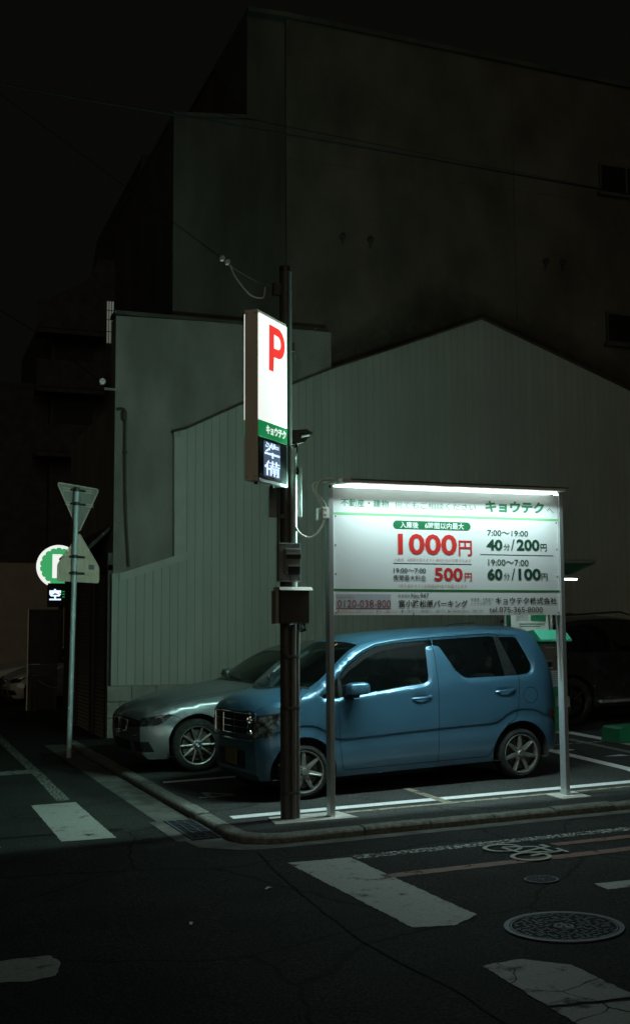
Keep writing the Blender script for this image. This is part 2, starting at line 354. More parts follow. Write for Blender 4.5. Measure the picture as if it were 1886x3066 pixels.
M['white_paint'] = car_paint('white_car_paint', (0.34, 0.33, 0.30), 0.0)
M['black_paint'] = car_paint('black_car_paint', (0.012, 0.012, 0.013), 0.0, rough=0.25)
M['glass'] = glass('tinted_glass', (0.55, 0.6, 0.55), 0.32)
M['windscreen'] = glass('windscreen_glass', (0.80, 0.88, 0.80), 0.5)
M['trim'] = mat('black_trim', (0.006, 0.0065, 0.007), 0.45, spec=0.25, c2=(0.014, 0.015, 0.016), scale=30)
M['visor'] = mat('smoked_visor', (0.004, 0.004, 0.005), 0.6, spec=0.1, c2=(0.006, 0.006, 0.007), scale=20)
M['seat'] = mat('seat_fabric', (0.11, 0.115, 0.10), 0.9, c2=(0.15, 0.155, 0.14), scale=30)
M['plate_y'] = mat('yellow_plate', (0.11, 0.080, 0.018), 0.5, c2=(0.14, 0.10, 0.025), scale=20)
M['emblem_blue'] = mat('emblem_blue', (0.02, 0.10, 0.35), 0.2, coat=1.0)
M['emblem_white'] = mat('emblem_white', (0.75, 0.75, 0.75), 0.2, coat=1.0)
M['green_metal'] = mat('green_machine_paint', (0.012, 0.17, 0.075), 0.45, c2=(0.016, 0.20, 0.09), scale=5)
M['mint'] = mat('mint_green_cap', (0.08, 0.55, 0.36), 0.5, c2=(0.09, 0.60, 0.40), scale=5)
M['machine_face'] = mat('brown_grey_fascia', (0.10, 0.085, 0.075), 0.5, c2=(0.13, 0.115, 0.10), scale=8)
M['notice'] = mat('notice_paper', (0.60, 0.62, 0.60), 0.7, c2=(0.68, 0.70, 0.68), scale=5)
M['ink'] = mat('ink_grey', (0.10, 0.11, 0.11), 0.7)
M['galv'] = mat('galvanised_sheet', (0.33, 0.35, 0.35), 0.45, metal=0.6, c2=(0.42, 0.44, 0.44), scale=6, stretch=(1, 1, 6))
M['post_grey'] = mat('blue_grey_post', (0.28, 0.36, 0.36), 0.5, metal=0.2, c2=(0.34, 0.42, 0.42), scale=6, stretch=(8, 8, 1))
M['sign_back'] = mat('bare_sign_back', (0.40, 0.35, 0.27), 0.55, metal=0.15, c2=(0.50, 0.44, 0.34), scale=5, stretch=(9, 9, 1))
M['sign_back_grey'] = mat('grey_sign_back', (0.18, 0.185, 0.165), 0.5, metal=0.3, c2=(0.25, 0.25, 0.22), scale=5, stretch=(9, 9, 1))
M['cream'] = mat('cream_wall', (0.20, 0.18, 0.145), 0.9, c2=(0.25, 0.225, 0.185), scale=2)
M['pane'] = mat('dark_window_pane', (0.006, 0.006, 0.007), 0.5, spec=0.15, c2=(0.009, 0.009, 0.010), scale=3)
M['insulator'] = mat('white_porcelain', (0.62, 0.62, 0.58), 0.25, c2=(0.5, 0.5, 0.46), scale=30)
M['lit_white'] = emit('lit_sign_white', (0.86, 0.90, 0.855), 0.98)
M['lit_red'] = emit('lit_sign_red', (0.74, 0.030, 0.026), 0.95)
M['lit_green'] = emit('lit_sign_green', (0.008, 0.20, 0.062), 0.85)
M['lit_pgreen'] = emit('lit_round_green', (0.045, 0.36, 0.125), 0.95)
M['led'] = emit('led_white', (0.60, 0.74, 1.0), 1.5)
M['led_glow'] = emit('led_matrix_haze', (0.10, 0.13, 0.21), 0.6)
M['led_off'] = mat('led_board_black', (0.006, 0.007, 0.010), 0.3)
M['led_green'] = emit('led_green', (0.02, 0.55, 0.12), 0.45)
M['led_red'] = emit('led_red', (1.0, 0.03, 0.05), 1.0)
M['tube'] = emit('lit_tube', (0.86, 1.0, 0.95), 4.0)
M['kiosk_tube'] = emit('lit_kiosk_tube', (0.86, 1.0, 0.93), 6.0)
M['warm_win'] = emit('lit_window', (0.30, 0.34, 0.28), 0.26)
INK = {'lg': (0.035, 0.22, 0.105), 'g': (0.006, 0.060, 0.030), 'r': (0.62, 0.020, 0.018), 'r2': (0.50, 0.16, 0.15), 'dr': (0.36, 0.030, 0.030), 'k': (0.012, 0.022, 0.022), 'k2': (0.06, 0.075, 0.075), 'w': (0.80, 0.84, 0.82)}
for k, c in INK.items(): M['ink_' + k] = mat('sign_ink_' + k, c, 0.5)
M['line_light'] = mat('pale_green_stripe', (0.22, 0.58, 0.26), 0.5)
M['line_dark'] = mat('green_stripe', (0.020, 0.16, 0.045), 0.5)
M['badge'] = mat('green_badge', (0.006, 0.14, 0.050), 0.5)
M['blue_grey'] = mat('blue_grey_field', (0.46, 0.50, 0.56), 0.5)

def text_mb(s, offset=0.0, res=3):
    c = bpy.data.curves.new('lettering', 'FONT'); c.body = s; c.offset = offset; c.resolution_u = res
    o = bpy.data.objects.new('lettering', c); col.objects.link(o)
    dg = bpy.context.evaluated_depsgraph_get(); dg.update()
    me = bpy.data.meshes.new_from_object(o.evaluated_get(dg))
    vs = [(v.co.x, v.co.y) for v in me.vertices]; fs = [tuple(p.vertices) for p in me.polygons]
    bpy.data.objects.remove(o); bpy.data.curves.remove(c); bpy.data.meshes.remove(me)
    return vs, fs

def text_on(mb, s, x0, x1, z0, z1, f3, offset=0.0, mi=0):
    """lettering stretched to the box x0..x1, z0..z1 of a plane; f3(x, z) gives the place in space"""
    vs, fs = text_mb(s, offset)
    ax = min(v[0] for v in vs); bx_ = max(v[0] for v in vs); ay = min(v[1] for v in vs); by = max(v[1] for v in vs)
    mb.add([f3(x0 + (v[0] - ax) / (bx_ - ax) * (x1 - x0), z0 + (v[1] - ay) / (by - ay) * (z1 - z0)) for v in vs], fs, mi)

# ------------------------------------------------------------------ ground, lot, kerb, markings
def sheet(poly, dz, mb=None, sub=None):
    mb = mb or MB(); mb.add([(x, y, gz(x, y) + dz) for x, y in poly], [tuple(range(len(poly)))]); return mb
struct('road', sheet([(-120, -25), (160, -25), (160, 200), (-120, 200)], ROAD), M['road'])

def arc(cx, cy, r, a0, a1, n=10): return [(cx + r * math.cos(R(a0 + (a1 - a0) * i / n)), cy + r * math.sin(R(a0 + (a1 - a0) * i / n))) for i in range(n + 1)]
KX, KY, KR = 2.80, 9.27, 0.30                                    # inner line of the kerb and its corner
lot_poly = [(KX, 19.0)] + arc(KX + KR, KY + KR, KR, 180, 270) + [(40, KY), (40, 19.0)]
struct('parking_lot', sheet(lot_poly, 0.0), M['lot'])
# kerb stones in one run
path = [(KX, 19.0 - 0.6 * i) for i in range(0, 16)] + [(KX, KY + KR + 0.02)] + arc(KX + KR, KY + KR, KR, 185, 265, 6) + [(KX + KR + 0.02 + 0.6 * i, KY) for i in range(0, 61)]
kb = MB(); KW = 0.135
for i in range(len(path) - 1):
    a = Vector(path[i]); b = Vector(path[i + 1]); d = (b - a).normalized()
    if (b - a).length < 1e-4: continue
    long_ = (b - a).length > 0.3
    g = 0.006 if long_ else 0.0
    a2 = a + d * g; b2 = b - d * g
    jit = random.uniform(-0.006, 0.006) if long_ else 0
    def off(p, k):
        # outward normal: for travel along the path the street lies to the right hand side
        if k == 0: q = p
        else:
            n_ = Vector((d.y, -d.x)); 
            if p in (a2, b2) and not long_:
                cen = Vector((KX + KR, KY + KR)); n_ = (p - cen).normalized()
            else:
                n_ = Vector((-1, 0)) if abs(d.x) < 0.1 else Vector((0, -1))
            q = p + n_ * k
        return q
    prof = [(0.0, -0.16), (0.0, 0.004), (0.010, 0.009), (KW - 0.030, 0.006), (KW - 0.010, -0.003), (KW, -0.016), (KW + 0.006, -0.16)]
    vs = []
    for p in (a2, b2):
        for (k, z) in prof:
            q = off(p, k); vs.append((q.x, q.y, gz(q.x, q.y) + z + jit))
    n_ = len(prof)
    fs = [(k, k + 1, n_ + k + 1, n_ + k) for k in range(n_ - 1)] + [tuple(range(n_ - 1, -1, -1)), tuple(range(n_, 2 * n_))]
    kb.add(vs, fs)
struct('kerb', kb, M['kerb'])
gt = MB()
sheet([(2.33, 19), (2.33, 10.72), (2.635, 10.72), (2.635, 19)], ROAD + 0.004, gt)
sheet([(2.33, 9.62), (2.36, 9.30)] + [(2.635, 9.02), (2.80, 8.965), (3.1, 8.95), (3.1, 9.10), (2.9, 9.12), (2.72, 9.24), (2.645, 9.45), (2.635, 9.62)], ROAD + 0.004, gt)
sheet([(3.1, 8.95), (40, 8.99), (40, 9.10), (3.1, 9.10)], ROAD + 0.004, gt)
sheet([(2.26, 10.72), (2.26, 9.62), (2.395, 9.62), (2.395, 10.72)], ROAD + 0.006, gt)
struct('gutter', gt, M['gutter'])

def mark(name, poly, m, base=ROAD, dz=0.004):
    if base == ROAD: poly = [(x * RS, y * RS) for x, y in poly]
    return struct(name, sheet(poly, base + dz), m)
def ragged(poly, amp=0.012, step=0.03):
    out = []
    for i in range(len(poly)):
        a = Vector(poly[i]); b = Vector(poly[(i + 1) % len(poly)]); n_ = max(1, int((b - a).length / step)); d = (b - a).normalized(); nn = Vector((-d.y, d.x))
        for k in range(n_):
            q = a + (b - a) * k / n_
            if k: q = q + nn * random.uniform(-amp, amp)
            out.append((q.x, q.y))
    return out
mark('crossing_stripe', ragged([(1.414, 12.56), (1.867, 12.54), (1.866, 10.19), (1.414, 10.24)], 0.004), M['white_worn'])
mark('crossing_stripe', ragged([(0.46, 12.56), (0.92, 12.54), (0.915, 10.22), (0.46, 10.22)], 0.004), M['white_worn'])
mark('crossing_stripe', ragged([(2.815, 8.44), (3.30, 8.40), (3.325, 6.42), (3.10, 6.26), (2.864, 6.33)], 0.006), M['white_worn'])
mark('crossing_stripe', ragged([(2.866, 5.485), (3.10, 5.50), (3.27, 5.30), (3.265, 4.74), (2.833, 4.80)], 0.006), M['white_crack'])
mark('crossing_stripe', ragged([(2.83, 4.765), (3.22, 4.70), (3.30, 3.4), (2.80, 3.4)], 0.006), M['white_crack'])
mark('crossing_stripe', ragged([(0.30, 6.72), (0.866, 6.70), (0.905, 6.55), (0.872, 6.36), (0.85, 6.30), (0.723, 6.25), (0.571, 6.30), (0.30, 6.30)], 0.008), M['white_worn'])
mark('edge_line', [(1.76, 24), (1.90, 24), (1.87, 15.3), (1.84, 12.75), (1.70, 12.75), (1.74, 15.3)], M['white_gone'])
mark('stop_line', ragged([(-1.4, 16.02), (1.87, 15.86), (1.82, 15.42), (-1.4, 15.56)], 0.02), M['dull'])
mark('edge_line', [(3.33, 8.46), (12, 8.40), (12, 8.27), (3.33, 8.32)], M['white_gone'])
mark('lane_line', ragged([(3.25, 7.73), (14, 7.74), (14, 7.61), (3.25, 7.60)], 0.006), M['brown'])
mark('lane_line', ragged([(4.86, 8.14), (14, 8.13), (14, 8.00), (4.86, 8.03)], 0.006), M['brown'], dz=0.0045)
mark('lane_dash', ragged([(4.376, 6.79), (5.6, 6.74), (5.6, 6.58), (4.361, 6.61)], 0.006), M['white_worn'])
# bicycle pictogram on the road: two wheel rings and a frame
bk = MB()
def gpt(x, y, dz):
    if dz < -0.02: x, y = x * RS, y * RS
    return (x, y, gz(x, y) + dz)
def flat_strip(pts, wd, dz, mb):
    pts = [Vector(p) for p in pts]; vs = []
    for k, p in enumerate(pts):
        d = (pts[min(k + 1, len(pts) - 1)] - pts[max(k - 1, 0)]).normalized(); nn = Vector((-d.y, d.x))
        for s_ in (-1, 1):
            q = p + nn * wd / 2 * s_; vs.append(gpt(q.x, q.y, dz))
    mb.add(vs, [(2 * k, 2 * k + 1, 2 * k + 3, 2 * k + 2) for k in range(len(pts) - 1)])
# wheels at (4.50,8.13) and (4.53,7.72); drawn lying along the lane, wheels to the viewer's left and right
for (cx, cy) in ((4.44, 8.13), (4.46, 7.74)):
    flat_strip([(cx + 0.135 * math.cos(t * math.pi / 10), cy + 0.135 * math.sin(t * math.pi / 10)) for t in range(21)], 0.035, ROAD + 0.0125, bk)
flat_strip([(4.44, 8.13), (4.46, 7.90)], 0.035, ROAD + 0.0135, bk); flat_strip([(4.46, 7.90), (4.72, 7.98)], 0.035, ROAD + 0.0145, bk)
flat_strip([(4.46, 7.90), (4.68, 7.80)], 0.035, ROAD + 0.0155, bk); flat_strip([(4.46, 7.74), (4.76, 7.80)], 0.035, ROAD + 0.0165, bk)
flat_strip([(4.44, 8.13), (4.66, 8.03)], 0.035, ROAD + 0.0175, bk); flat_strip([(4.66, 8.03), (4.68, 7.80)], 0.03, ROAD + 0.0185, bk)
flat_strip([(4.76, 7.72), (4.76, 7.88)], 0.03, ROAD + 0.0195, bk); flat_strip([(4.73, 7.94), (4.73, 8.06)], 0.04, ROAD + 0.0205, bk)
struct('bicycle_symbol', bk, M['white_worn'])
# seam between two lays of asphalt across the junction
sm = MB(); flat_strip(spline([(2.62, 9.6, 0), (2.72, 9.10, 0), (2.55, 7.6, 0), (2.50, 6.2, 0), (2.56, 4.6, 0), (2.4, 3.0, 0)], 8), 0.022, ROAD + 0.004, sm) if False else None
pts2 = [(p.x + random.uniform(-0.012, 0.012), p.y) for p in spline([(2.74, 8.93, 0), (2.66, 8.3, 0), (2.58, 7.4, 0), (2.50, 6.2, 0), (2.56, 4.9, 0), (2.45, 3.2, 0)], 9)]
flat_strip(pts2, 0.010, ROAD + 0.003, sm); struct('road_seam', sm, M['iron_dark'])
sm2 = MB(); flat_strip([(x, 10.62 + 0.06 * math.sin(x * 1.7)) for x in [-6 + 0.4 * i for i in range(21)]], 0.05, ROAD + 0.003, sm2)
struct('road_seam', sm2, M['iron_dark'])
# lot lines
mark('bay_line', [(2.905, 10.345), (30, 10.36), (30, 10.19), (2.898, 10.18)], M['white_new'], 0.0, 0.004)
mark('bay_line', [(2.90, 13.09), (8.2, 13.20), (8.2, 13.06), (2.89, 12.95)], M['white_new'], 0.0, 0.004)
mark('bay_line', [(8.015, 13.36), (7.726, 11.20), (7.50, 10.36), (7.36, 10.36), (7.57, 11.10), (7.875, 13.36)], M['white_new'], 0.0, 0.0045)
mark('bay_line', [(9.484, 15.24), (9.314, 14.0), (9.1, 12.4), (8.94, 12.4), (9.15, 13.9), (9.30, 15.24)], M['white_new'], 0.0, 0.004)
mark('old_bay_line', [(8.92, 14.3), (8.65, 12.44), (8.4, 11.0), (8.3, 11.0), (8.54, 12.44), (8.81, 14.3)], M['dull'], 0.0, 0.004)
mark('old_bay_line', [(8.259, 13.78), (9.4, 13.76), (9.4, 13.67), (8.259, 13.69)], M['dull'], 0.0, 0.0055)
mark('arrow_mark', [(8.078, 12.25), (8.356, 12.32), (8.38, 12.14)], M['white_new'], 0.0, 0.004)
mark('old_bay_line', [(4.923, 11.07), (5.0, 11.07), (4.955, 9.99), (4.86, 9.99)], M['faint'], 0.0, 0.0058)
mark('old_bay_line', [(3.3, 10.03), (30, 10.06), (30, 9.985), (3.3, 9.95)], M['faint'], 0.0, 0.003)
mark('bay_number', [(2.95, 11.66), (3.33, 11.66), (3.33, 11.60), (2.95, 11.60)], M['white_worn'], 0.0, 0.004)
nb = MB(); sheet([(3.05, 11.55), (3.11, 11.55), (3.11, 11.95), (3.05, 11.95)], 0.0055, nb); sheet([(3.03, 11.93), (3.09, 11.96), (3.33, 11.68), (3.28, 11.64)], 0.007, nb)
struct('bay_number', nb, M['white_worn'])
# strip of different asphalt along the kerb
struct('footing_slab', MB().add([gpt(x, y, z) for z in (0.0, 0.006) for x, y in ((3.13, 9.69), (3.88, 9.67), (3.84, 10.08), (3.19, 10.08))], [(4, 5, 6, 7), (0, 1, 5, 4), (1, 2, 6, 5), (2, 3, 7, 6), (3, 0, 4, 7)]), M['pad'])
struct('footing_slab', MB().add([gpt(x, y, z) for z in (0.0, 0.006) for x, y in ((5.90, 9.62), (6.20, 9.62), (6.24, 9.98), (5.92, 9.98))], [(4, 5, 6, 7), (0, 1, 5, 4), (1, 2, 6, 5), (2, 3, 7, 6), (3, 0, 4, 7)]), M['pad'])

def ground_M(x, y, dz=0, rz=0):
    return Matrix.Translation((x, y, gz(x, y) + dz)) @ Vector((0, 0, 1)).rotation_difference(GN).to_matrix().to_4x4() @ Matrix.Rotation(rz, 4, 'Z')
# manhole covers
def manhole(x, y, r, label, detail=True):
    t = thing('manhole_cover', (x, y, gz(x, y) + ROAD), label, 'manhole cover'); G_ = ground_M(x, y, ROAD)
    def tr(mb): mb.v = [tuple(G_ @ Vector(v)) for v in mb.v]; return mb
    mb = MB(); mb.lathe([(r * 0.90, 0.004), (r * 0.905, 0.010), (r * 0.99, 0.010), (r, 0.003)], (0, 0, 0), 'z', 48); build('frame_ring', tr(mb), M['iron'], t, True)
    mb = MB(); mb.lathe([(0.0001, 0.005), (r * 0.885, 0.005)], (0, 0, 0), 'z', 48); c_ = build('cover_plate', tr(mb), M['iron_dark'], t)
    mb = MB()
    if detail:
        n_ = 15; s_ = 2 * r * 0.85 / n_
        for i in range(n_):
            for j in range(n_):
                cx = (i - n_ / 2 + 0.5) * s_ + (s_ / 2 if j % 2 else 0); cy = (j - n_ / 2 + 0.5) * s_
                rr = math.hypot(cx, cy)
                if rr > r * 0.83 or rr < r * 0.2: continue
                a0 = random.choice((0, 90, 180, 270))
                for k in range(2):
                    ro = s_ * (0.50 - 0.2 * k); ri = ro - s_ * 0.13
                    p_ = [(cx + ro * math.cos(R(a0 + q * 60)), cy + ro * math.sin(R(a0 + q * 60))) for q in range(4)] + [(cx + ri * math.cos(R(a0 + q * 60)), cy + ri * math.sin(R(a0 + q * 60))) for q in range(3, -1, -1)]
                    mb.add([(x_, y_, 0.009) for x_, y_ in p_], [(q, q + 1, 6 - q, 7 - q) for q in range(3)])
        mb.lathe([(r * 0.13, 0.006), (r * 0.13, 0.010), (r * 0.165, 0.010), (r * 0.165, 0.006)], (0, 0, 0), 'z', 24)
        for a in (90, 210, 330):
            for e in (-18, 18):
                d = R(a + e); mb.box(-0.006, 0.006, 0.008, r * 0.11, 0.006, 0.010, 0, Matrix.Rotation(d, 4, 'Z'))
        mb.lathe([(r * 0.86, 0.006), (r * 0.86, 0.010), (r * 0.885, 0.010), (r * 0.885, 0.006)], (0, 0, 0), 'z', 48)
    else:
        for i in range(-5, 6):
            h_ = math.sqrt(max(0, (0.82 * r) ** 2 - (i * r * 0.15) ** 2)); mb.box(i * r * 0.15 - 0.006, i * r * 0.15 + 0.006, -h_, h_, 0.005, 0.008)
    build('raised_pattern', tr(mb), M['iron'], t)
    return t
manhole(3.595, 5.895, 0.335, 'large round manhole cover with a curled raised pattern between two cracked white stripes')
manhole(4.105, 6.995, 0.115, 'small round cover in the road just below the painted bicycle')
# drain grate
t = thing('drain_grate', (2.52, 10.17, gz(2.52, 10.17) + ROAD), 'rusty rectangular drain grate in the gutter by the kerb corner', 'drain grate')
Gd = ground_M(2.517, 10.17, ROAD)
mb = MB()
for i in range(-6, 7): mb.box(-0.105, 0.105, i * 0.083 - 0.012, i * 0.083 + 0.012, 0.0, 0.012, 0, Gd)
for sx in (-0.115, 0.115): mb.box(sx - 0.012, sx + 0.012, -0.54, 0.54, 0.0, 0.013, 0, Gd)
for i in (-0.038, 0.038): mb.box(i - 0.006, i + 0.006, -0.52, 0.52, 0.0, 0.0125, 0, Gd)
build('bars', mb, M['iron'], t)
build('pit', MB().box(-0.12, 0.12, -0.545, 0.545, -0.06, 0.003, 0, Gd), M['iron_dark'], t)
# bits of litter
for (x, y, a, lb) in ((2.41, 7.62, 0.5, 'small pale scrap of paper on the dark road below the kerb corner'), (1.72, 6.95, 1.2, 'thin straw-like scrap lying on the dark road, further from the kerb')):
    mb = MB(); Gm = ground_M(x, y, ROAD + 0.005, a)
    mb.add([Gm @ Vector(p) for p in ((-0.03, -0.008, 0), (0.0, -0.012, 0.008), (0.03, -0.006, 0.001), (0.028, 0.010, 0.003), (0.0, 0.009, 0.012), (-0.028, 0.007, 0.002))], [(0, 1, 4, 5), (1, 2, 3, 4)])
    o = build('paper_scrap', mb, M['notice']); tag(o, lb, 'litter')

# ------------------------------------------------------------------ buildings behind the lot
YW = 19.1
t = thing('siding_wall', (9, YW, gz(9, YW)), 'pale vertical metal cladding with a gabled outline at the back of the lot', 'wall')
sid = [(3.38, 0.79), (17, 0.79), (17, 5.02), (10.22, 7.44), (8.6, 6.80), (7.21, 6.27), (5.55, 5.53), (4.61, 5.06), (4.39, 4.99), (4.405, 2.905), (3.56, 2.625), (3.38, 2.60)]
build('cladding', MB().prism(sid, YW, YW + 0.07), M['siding'], t)
bw = MB()
for k, (z0, z1) in enumerate(((-0.6, 0.275), (0.283, 0.53), (0.538, 0.787))):
    x = 3.315 - (0.2 if k % 2 else 0.0)
    while x < 17:
        a = max(x, 3.315); bw.bbox(a, min(x + 0.392, 17), YW - 0.07 + random.uniform(-0.001, 0.001), YW + 0.10, z0, z1, 0.004); x += 0.40
build('block_base', bw, M['block'], t)
fl = MB()
fl.prism([(3.50, 2.47), (4.64, 2.86), (4.64, 2.985), (3.50, 2.60)], YW - 0.025, YW - 0.002); fl.prism([(4.41, 2.91), (4.60, 2.99), (4.60, 4.93), (4.41, 4.90)], YW - 0.012, YW - 0.003)
build('flashing', fl, M['flash'], t)
# gable capping
cp = MB()
edge = [(4.36, 4.99), (4.61, 5.06), (5.55, 5.53), (7.21, 6.27), (8.6, 6.80), (10.22, 7.44), (17.0, 5.02)]
for i in range(len(edge) - 1):
    a, b = edge[i], edge[i + 1]
    cp.prism([(a[0], a[1] - 0.006), (b[0], b[1] - 0.006), (b[0], b[1] + 0.022), (a[0], a[1] + 0.022)], YW - 0.03 - 0.001 * i, YW + 0.09)
build('capping', cp, M['stucco_dark'], t)

t = thing('low_building', (5, 20.2, gz(5, 20.2)), 'two-storey grey stucco block with brown slatted shutters on its street side', 'building')
st = MB()
st.prism([(3.41, -0.6), (7.25, -0.6), (7.25, 6.95), (7.05, 7.01), (5.45, 6.97), (3.41, 6.93)], YW + 0.09, YW + 0.5); st.box(3.41, 7.25, YW + 0.5, YW + 5.1, -0.6, 5.5)
build('wall', st, M['stucco'], t)
build('coping', MB().box(3.385, 7.2, YW + 0.07, YW + 0.52, 6.96, 7.02), M['stucco_dark'], t)
sc_ = MB(); sc_.prism([(3.9, 3.62), (4.37, 3.95), (4.37, 4.02), (4.15, 4.00), (3.78, 3.66), (3.62, 3.60)], YW + 0.080, YW + 0.088)
build('render_patch', sc_, M['stucco'], t)
pp = MB(); pp.tube(spline([(3.43, YW + 0.05, 5.33), (3.52, YW + 0.03, 5.34), (3.57, YW + 0.03, 5.25), (3.575, YW + 0.03, 4.6), (3.60, YW + 0.03, 3.6), (3.66, YW + 0.04, 2.72)], 5), 0.022)
pp.box(3.545, 3.61, YW + 0.0, YW + 0.08, 4.60, 4.63); pp.cyl((3.555, YW + 0.03, 5.15), (3.555, YW + 0.03, 5.29), 0.045)
build('drain_pipe', pp, M['stucco_dark'], t, True)
# shutters facing the side street
sf = MB(); sf.box(3.33, 3.41, YW + 0.10, YW + 0.34, -0.4, 2.75); sf.box(3.33, 3.41, YW + 1.62, YW + 1.86, -0.4, 2.75); sf.box(3.33, 3.41, YW + 3.7, YW + 5.15, -0.4, 2.75); sf.box(3.325, 3.41, YW + 0.10, YW + 5.15, 2.66, 2.95)
build('shutter_frame', sf, M['timber'], t)
for (y0, y1) in ((YW + 0.35, YW + 1.61), (YW + 1.87, YW + 3.69)):
    sh = MB(); z = -0.10
    sh.box(3.385, 3.405, y0, y1, -0.2, 2.65)
    while z < 2.62:
        sh.add([(3.380, y0, z), (3.380, y1, z), (3.352, y1, z + 0.012), (3.352, y0, z + 0.012), (3.380, y0, z + 0.058), (3.380, y1, z + 0.058)], [(0, 3, 2, 1), (3, 4, 5, 2), (0, 4, 3), (1, 2, 5)]); z += 0.066
    build('shutter', sh, M['shutter'], t)
# upper part: canopy box over the shutters
build('awning', MB().prism([(3.05, 3.0), (3.40, 3.35), (3.40, 3.42), (3.02, 3.06)], YW + 0.3, YW + 3.8), M['black_wall'], t)

t = thing('concrete_building', (10, 22, gz(10, 22)), 'tall weathered concrete building looming behind the siding wall', 'building')
b1 = MB(); b1.prism([(6.53, -0.6), (17, -0.6), (17, 12.62), (6.53, 12.90)], 19.52, 25.5); build('main_wall', b1, M['concrete'], t)
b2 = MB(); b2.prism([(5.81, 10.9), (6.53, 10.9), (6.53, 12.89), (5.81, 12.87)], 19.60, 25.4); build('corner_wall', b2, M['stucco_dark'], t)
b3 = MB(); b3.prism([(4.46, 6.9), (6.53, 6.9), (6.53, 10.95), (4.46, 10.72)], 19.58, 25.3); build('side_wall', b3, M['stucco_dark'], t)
cb = MB(); cb.prism([(5.79, 12.87), (6.53, 12.89), (17, 12.62), (17, 12.70), (6.53, 12.98), (5.79, 12.95)], 19.45, 25.5); cb.prism([(4.44, 10.72), (5.805, 10.87), (5.805, 10.94), (4.44, 10.79)], 19.52, 25.3)
build('parapet', cb, M['stucco_dark'], t)
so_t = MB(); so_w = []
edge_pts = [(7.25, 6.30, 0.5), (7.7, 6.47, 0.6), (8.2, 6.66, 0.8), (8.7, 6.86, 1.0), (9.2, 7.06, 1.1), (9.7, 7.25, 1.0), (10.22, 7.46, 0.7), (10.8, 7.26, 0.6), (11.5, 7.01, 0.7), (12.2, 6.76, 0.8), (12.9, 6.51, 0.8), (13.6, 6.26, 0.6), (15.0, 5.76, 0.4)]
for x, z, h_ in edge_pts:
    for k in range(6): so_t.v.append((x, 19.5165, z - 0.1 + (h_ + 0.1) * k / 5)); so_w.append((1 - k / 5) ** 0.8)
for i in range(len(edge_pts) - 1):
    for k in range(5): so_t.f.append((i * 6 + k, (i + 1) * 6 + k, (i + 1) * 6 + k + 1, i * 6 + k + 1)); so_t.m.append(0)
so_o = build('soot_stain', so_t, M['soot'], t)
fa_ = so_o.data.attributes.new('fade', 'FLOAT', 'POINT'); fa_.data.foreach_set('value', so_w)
jt = MB()
for z in (10.2,): jt.box(6.54, 17, 19.514, 19.519, z, z + 0.006)
for x in (11.2,): jt.box(x, x + 0.012, 19.511, 19.519, 5.0, 12.6)
build('wall_joint', jt, M['stucco_dark'], t)
for (x0, x1, z0, z1) in ((13.15, 14.5, 10.40, 11.02), (13.21, 14.5, 7.31, 7.95)):
    f_ = MB(); f_.box(x0, x1, 19.47, 19.52, z0, z0 + 0.05); f_.box(x0, x1, 19.47, 19.52, z1 - 0.05, z1); f_.box(x0, x0 + 0.04, 19.47, 19.52, z0 + 0.05, z1 - 0.05); f_.box(x0 + 0.62, x0 + 0.66, 19.475, 19.52, z0 + 0.05, z1 - 0.05)
    f_.box(x0 - 0.06, x1, 19.42, 19.50, z0 - 0.06, z0 - 0.002)
    wdw = build('window', f_, M['stucco_dark'], t)
    build('pane', MB().box(x0 + 0.04, x1, 19.495, 19.515, z0 + 0.05, z1 - 0.05), M['pane'], wdw)
for (x, z) in ((7.61, 8.87), (8.16, 8.87), (11.87, 8.84), (12.25, 8.86)):
    mb = MB(); mb.lathe([(0.0001, -0.006), (0.035, -0.006), (0.05, -0.05), (0.06, -0.05), (0.06, 0.0)], (x, 19.518, z), 'y', 16); mb.tube([(x, 19.47, z), (x - 0.01, 19.46, z - 0.05), (x - 0.01, 19.49, z - 0.16)], 0.02, 6)
    build('vent_pipe', mb, M['black_wall'], t, True)

t = thing('dark_apartment', (8, 48, gz(8, 48)), 'dark apartment block with balconies and one lit pane far down the side street', 'building')
ap = MB(); ap.prism([(5.9, -1.5), (30, -1.5), (30, 22), (9.6, 22), (9.0, 17.2), (7.8, 17.2), (7.3, 16.2), (5.9, 15.4)], 48.0, 60.0); ap.prism([(2.0, -1.5), (5.88, -1.5), (5.88, 11.8), (2.0, 11.8)], 48.5, 60.0); build('wall', ap, M['black_wall'], t)
bl = MB()
for z in (8.6, 11.2, 13.6):
    bl.box(5.2, 7.9, 46.9, 47.99, z, z + 0.2); bl.box(5.2, 7.9, 46.85, 46.9, z + 0.2, z + 1.3)
build('balcony', bl, M['black_wall'], t)
for z in (9.0, 11.6):
    lw = MB(); lw.box(6.0, 7.6, 47.96, 47.99, z + 0.2, z + 1.9); build('window', lw, M['pane'], t)
wi = MB(); wi.box(8.13, 8.42, 47.95, 47.985, 13.6, 15.4); wo = build('lit_window', wi, M['warm_win'], t)
gr = MB()
for x in (8.12, 8.22, 8.32, 8.43): gr.box(x - 0.012, x + 0.012, 47.92, 47.948, 13.55, 15.45)
for z in (13.6, 14.1, 14.6, 15.0, 15.4): gr.box(8.1, 8.45, 47.90, 47.918, z - 0.012, z + 0.012)
build('window_bars', gr, M['timber'], wo)

t = thing('far_wall', (4, 47, gz(4, 47)), 'plain brownish wall closing the far end of the second lot', 'wall')
build('wall_face', MB().box(-8, 12, 46, 46.3, -1.5, 4.3), M['cream'], t); build('wall_cap', MB().box(-8, 12, 45.95, 46.35, 4.3, 4.4), M['stucco_dark'], t)

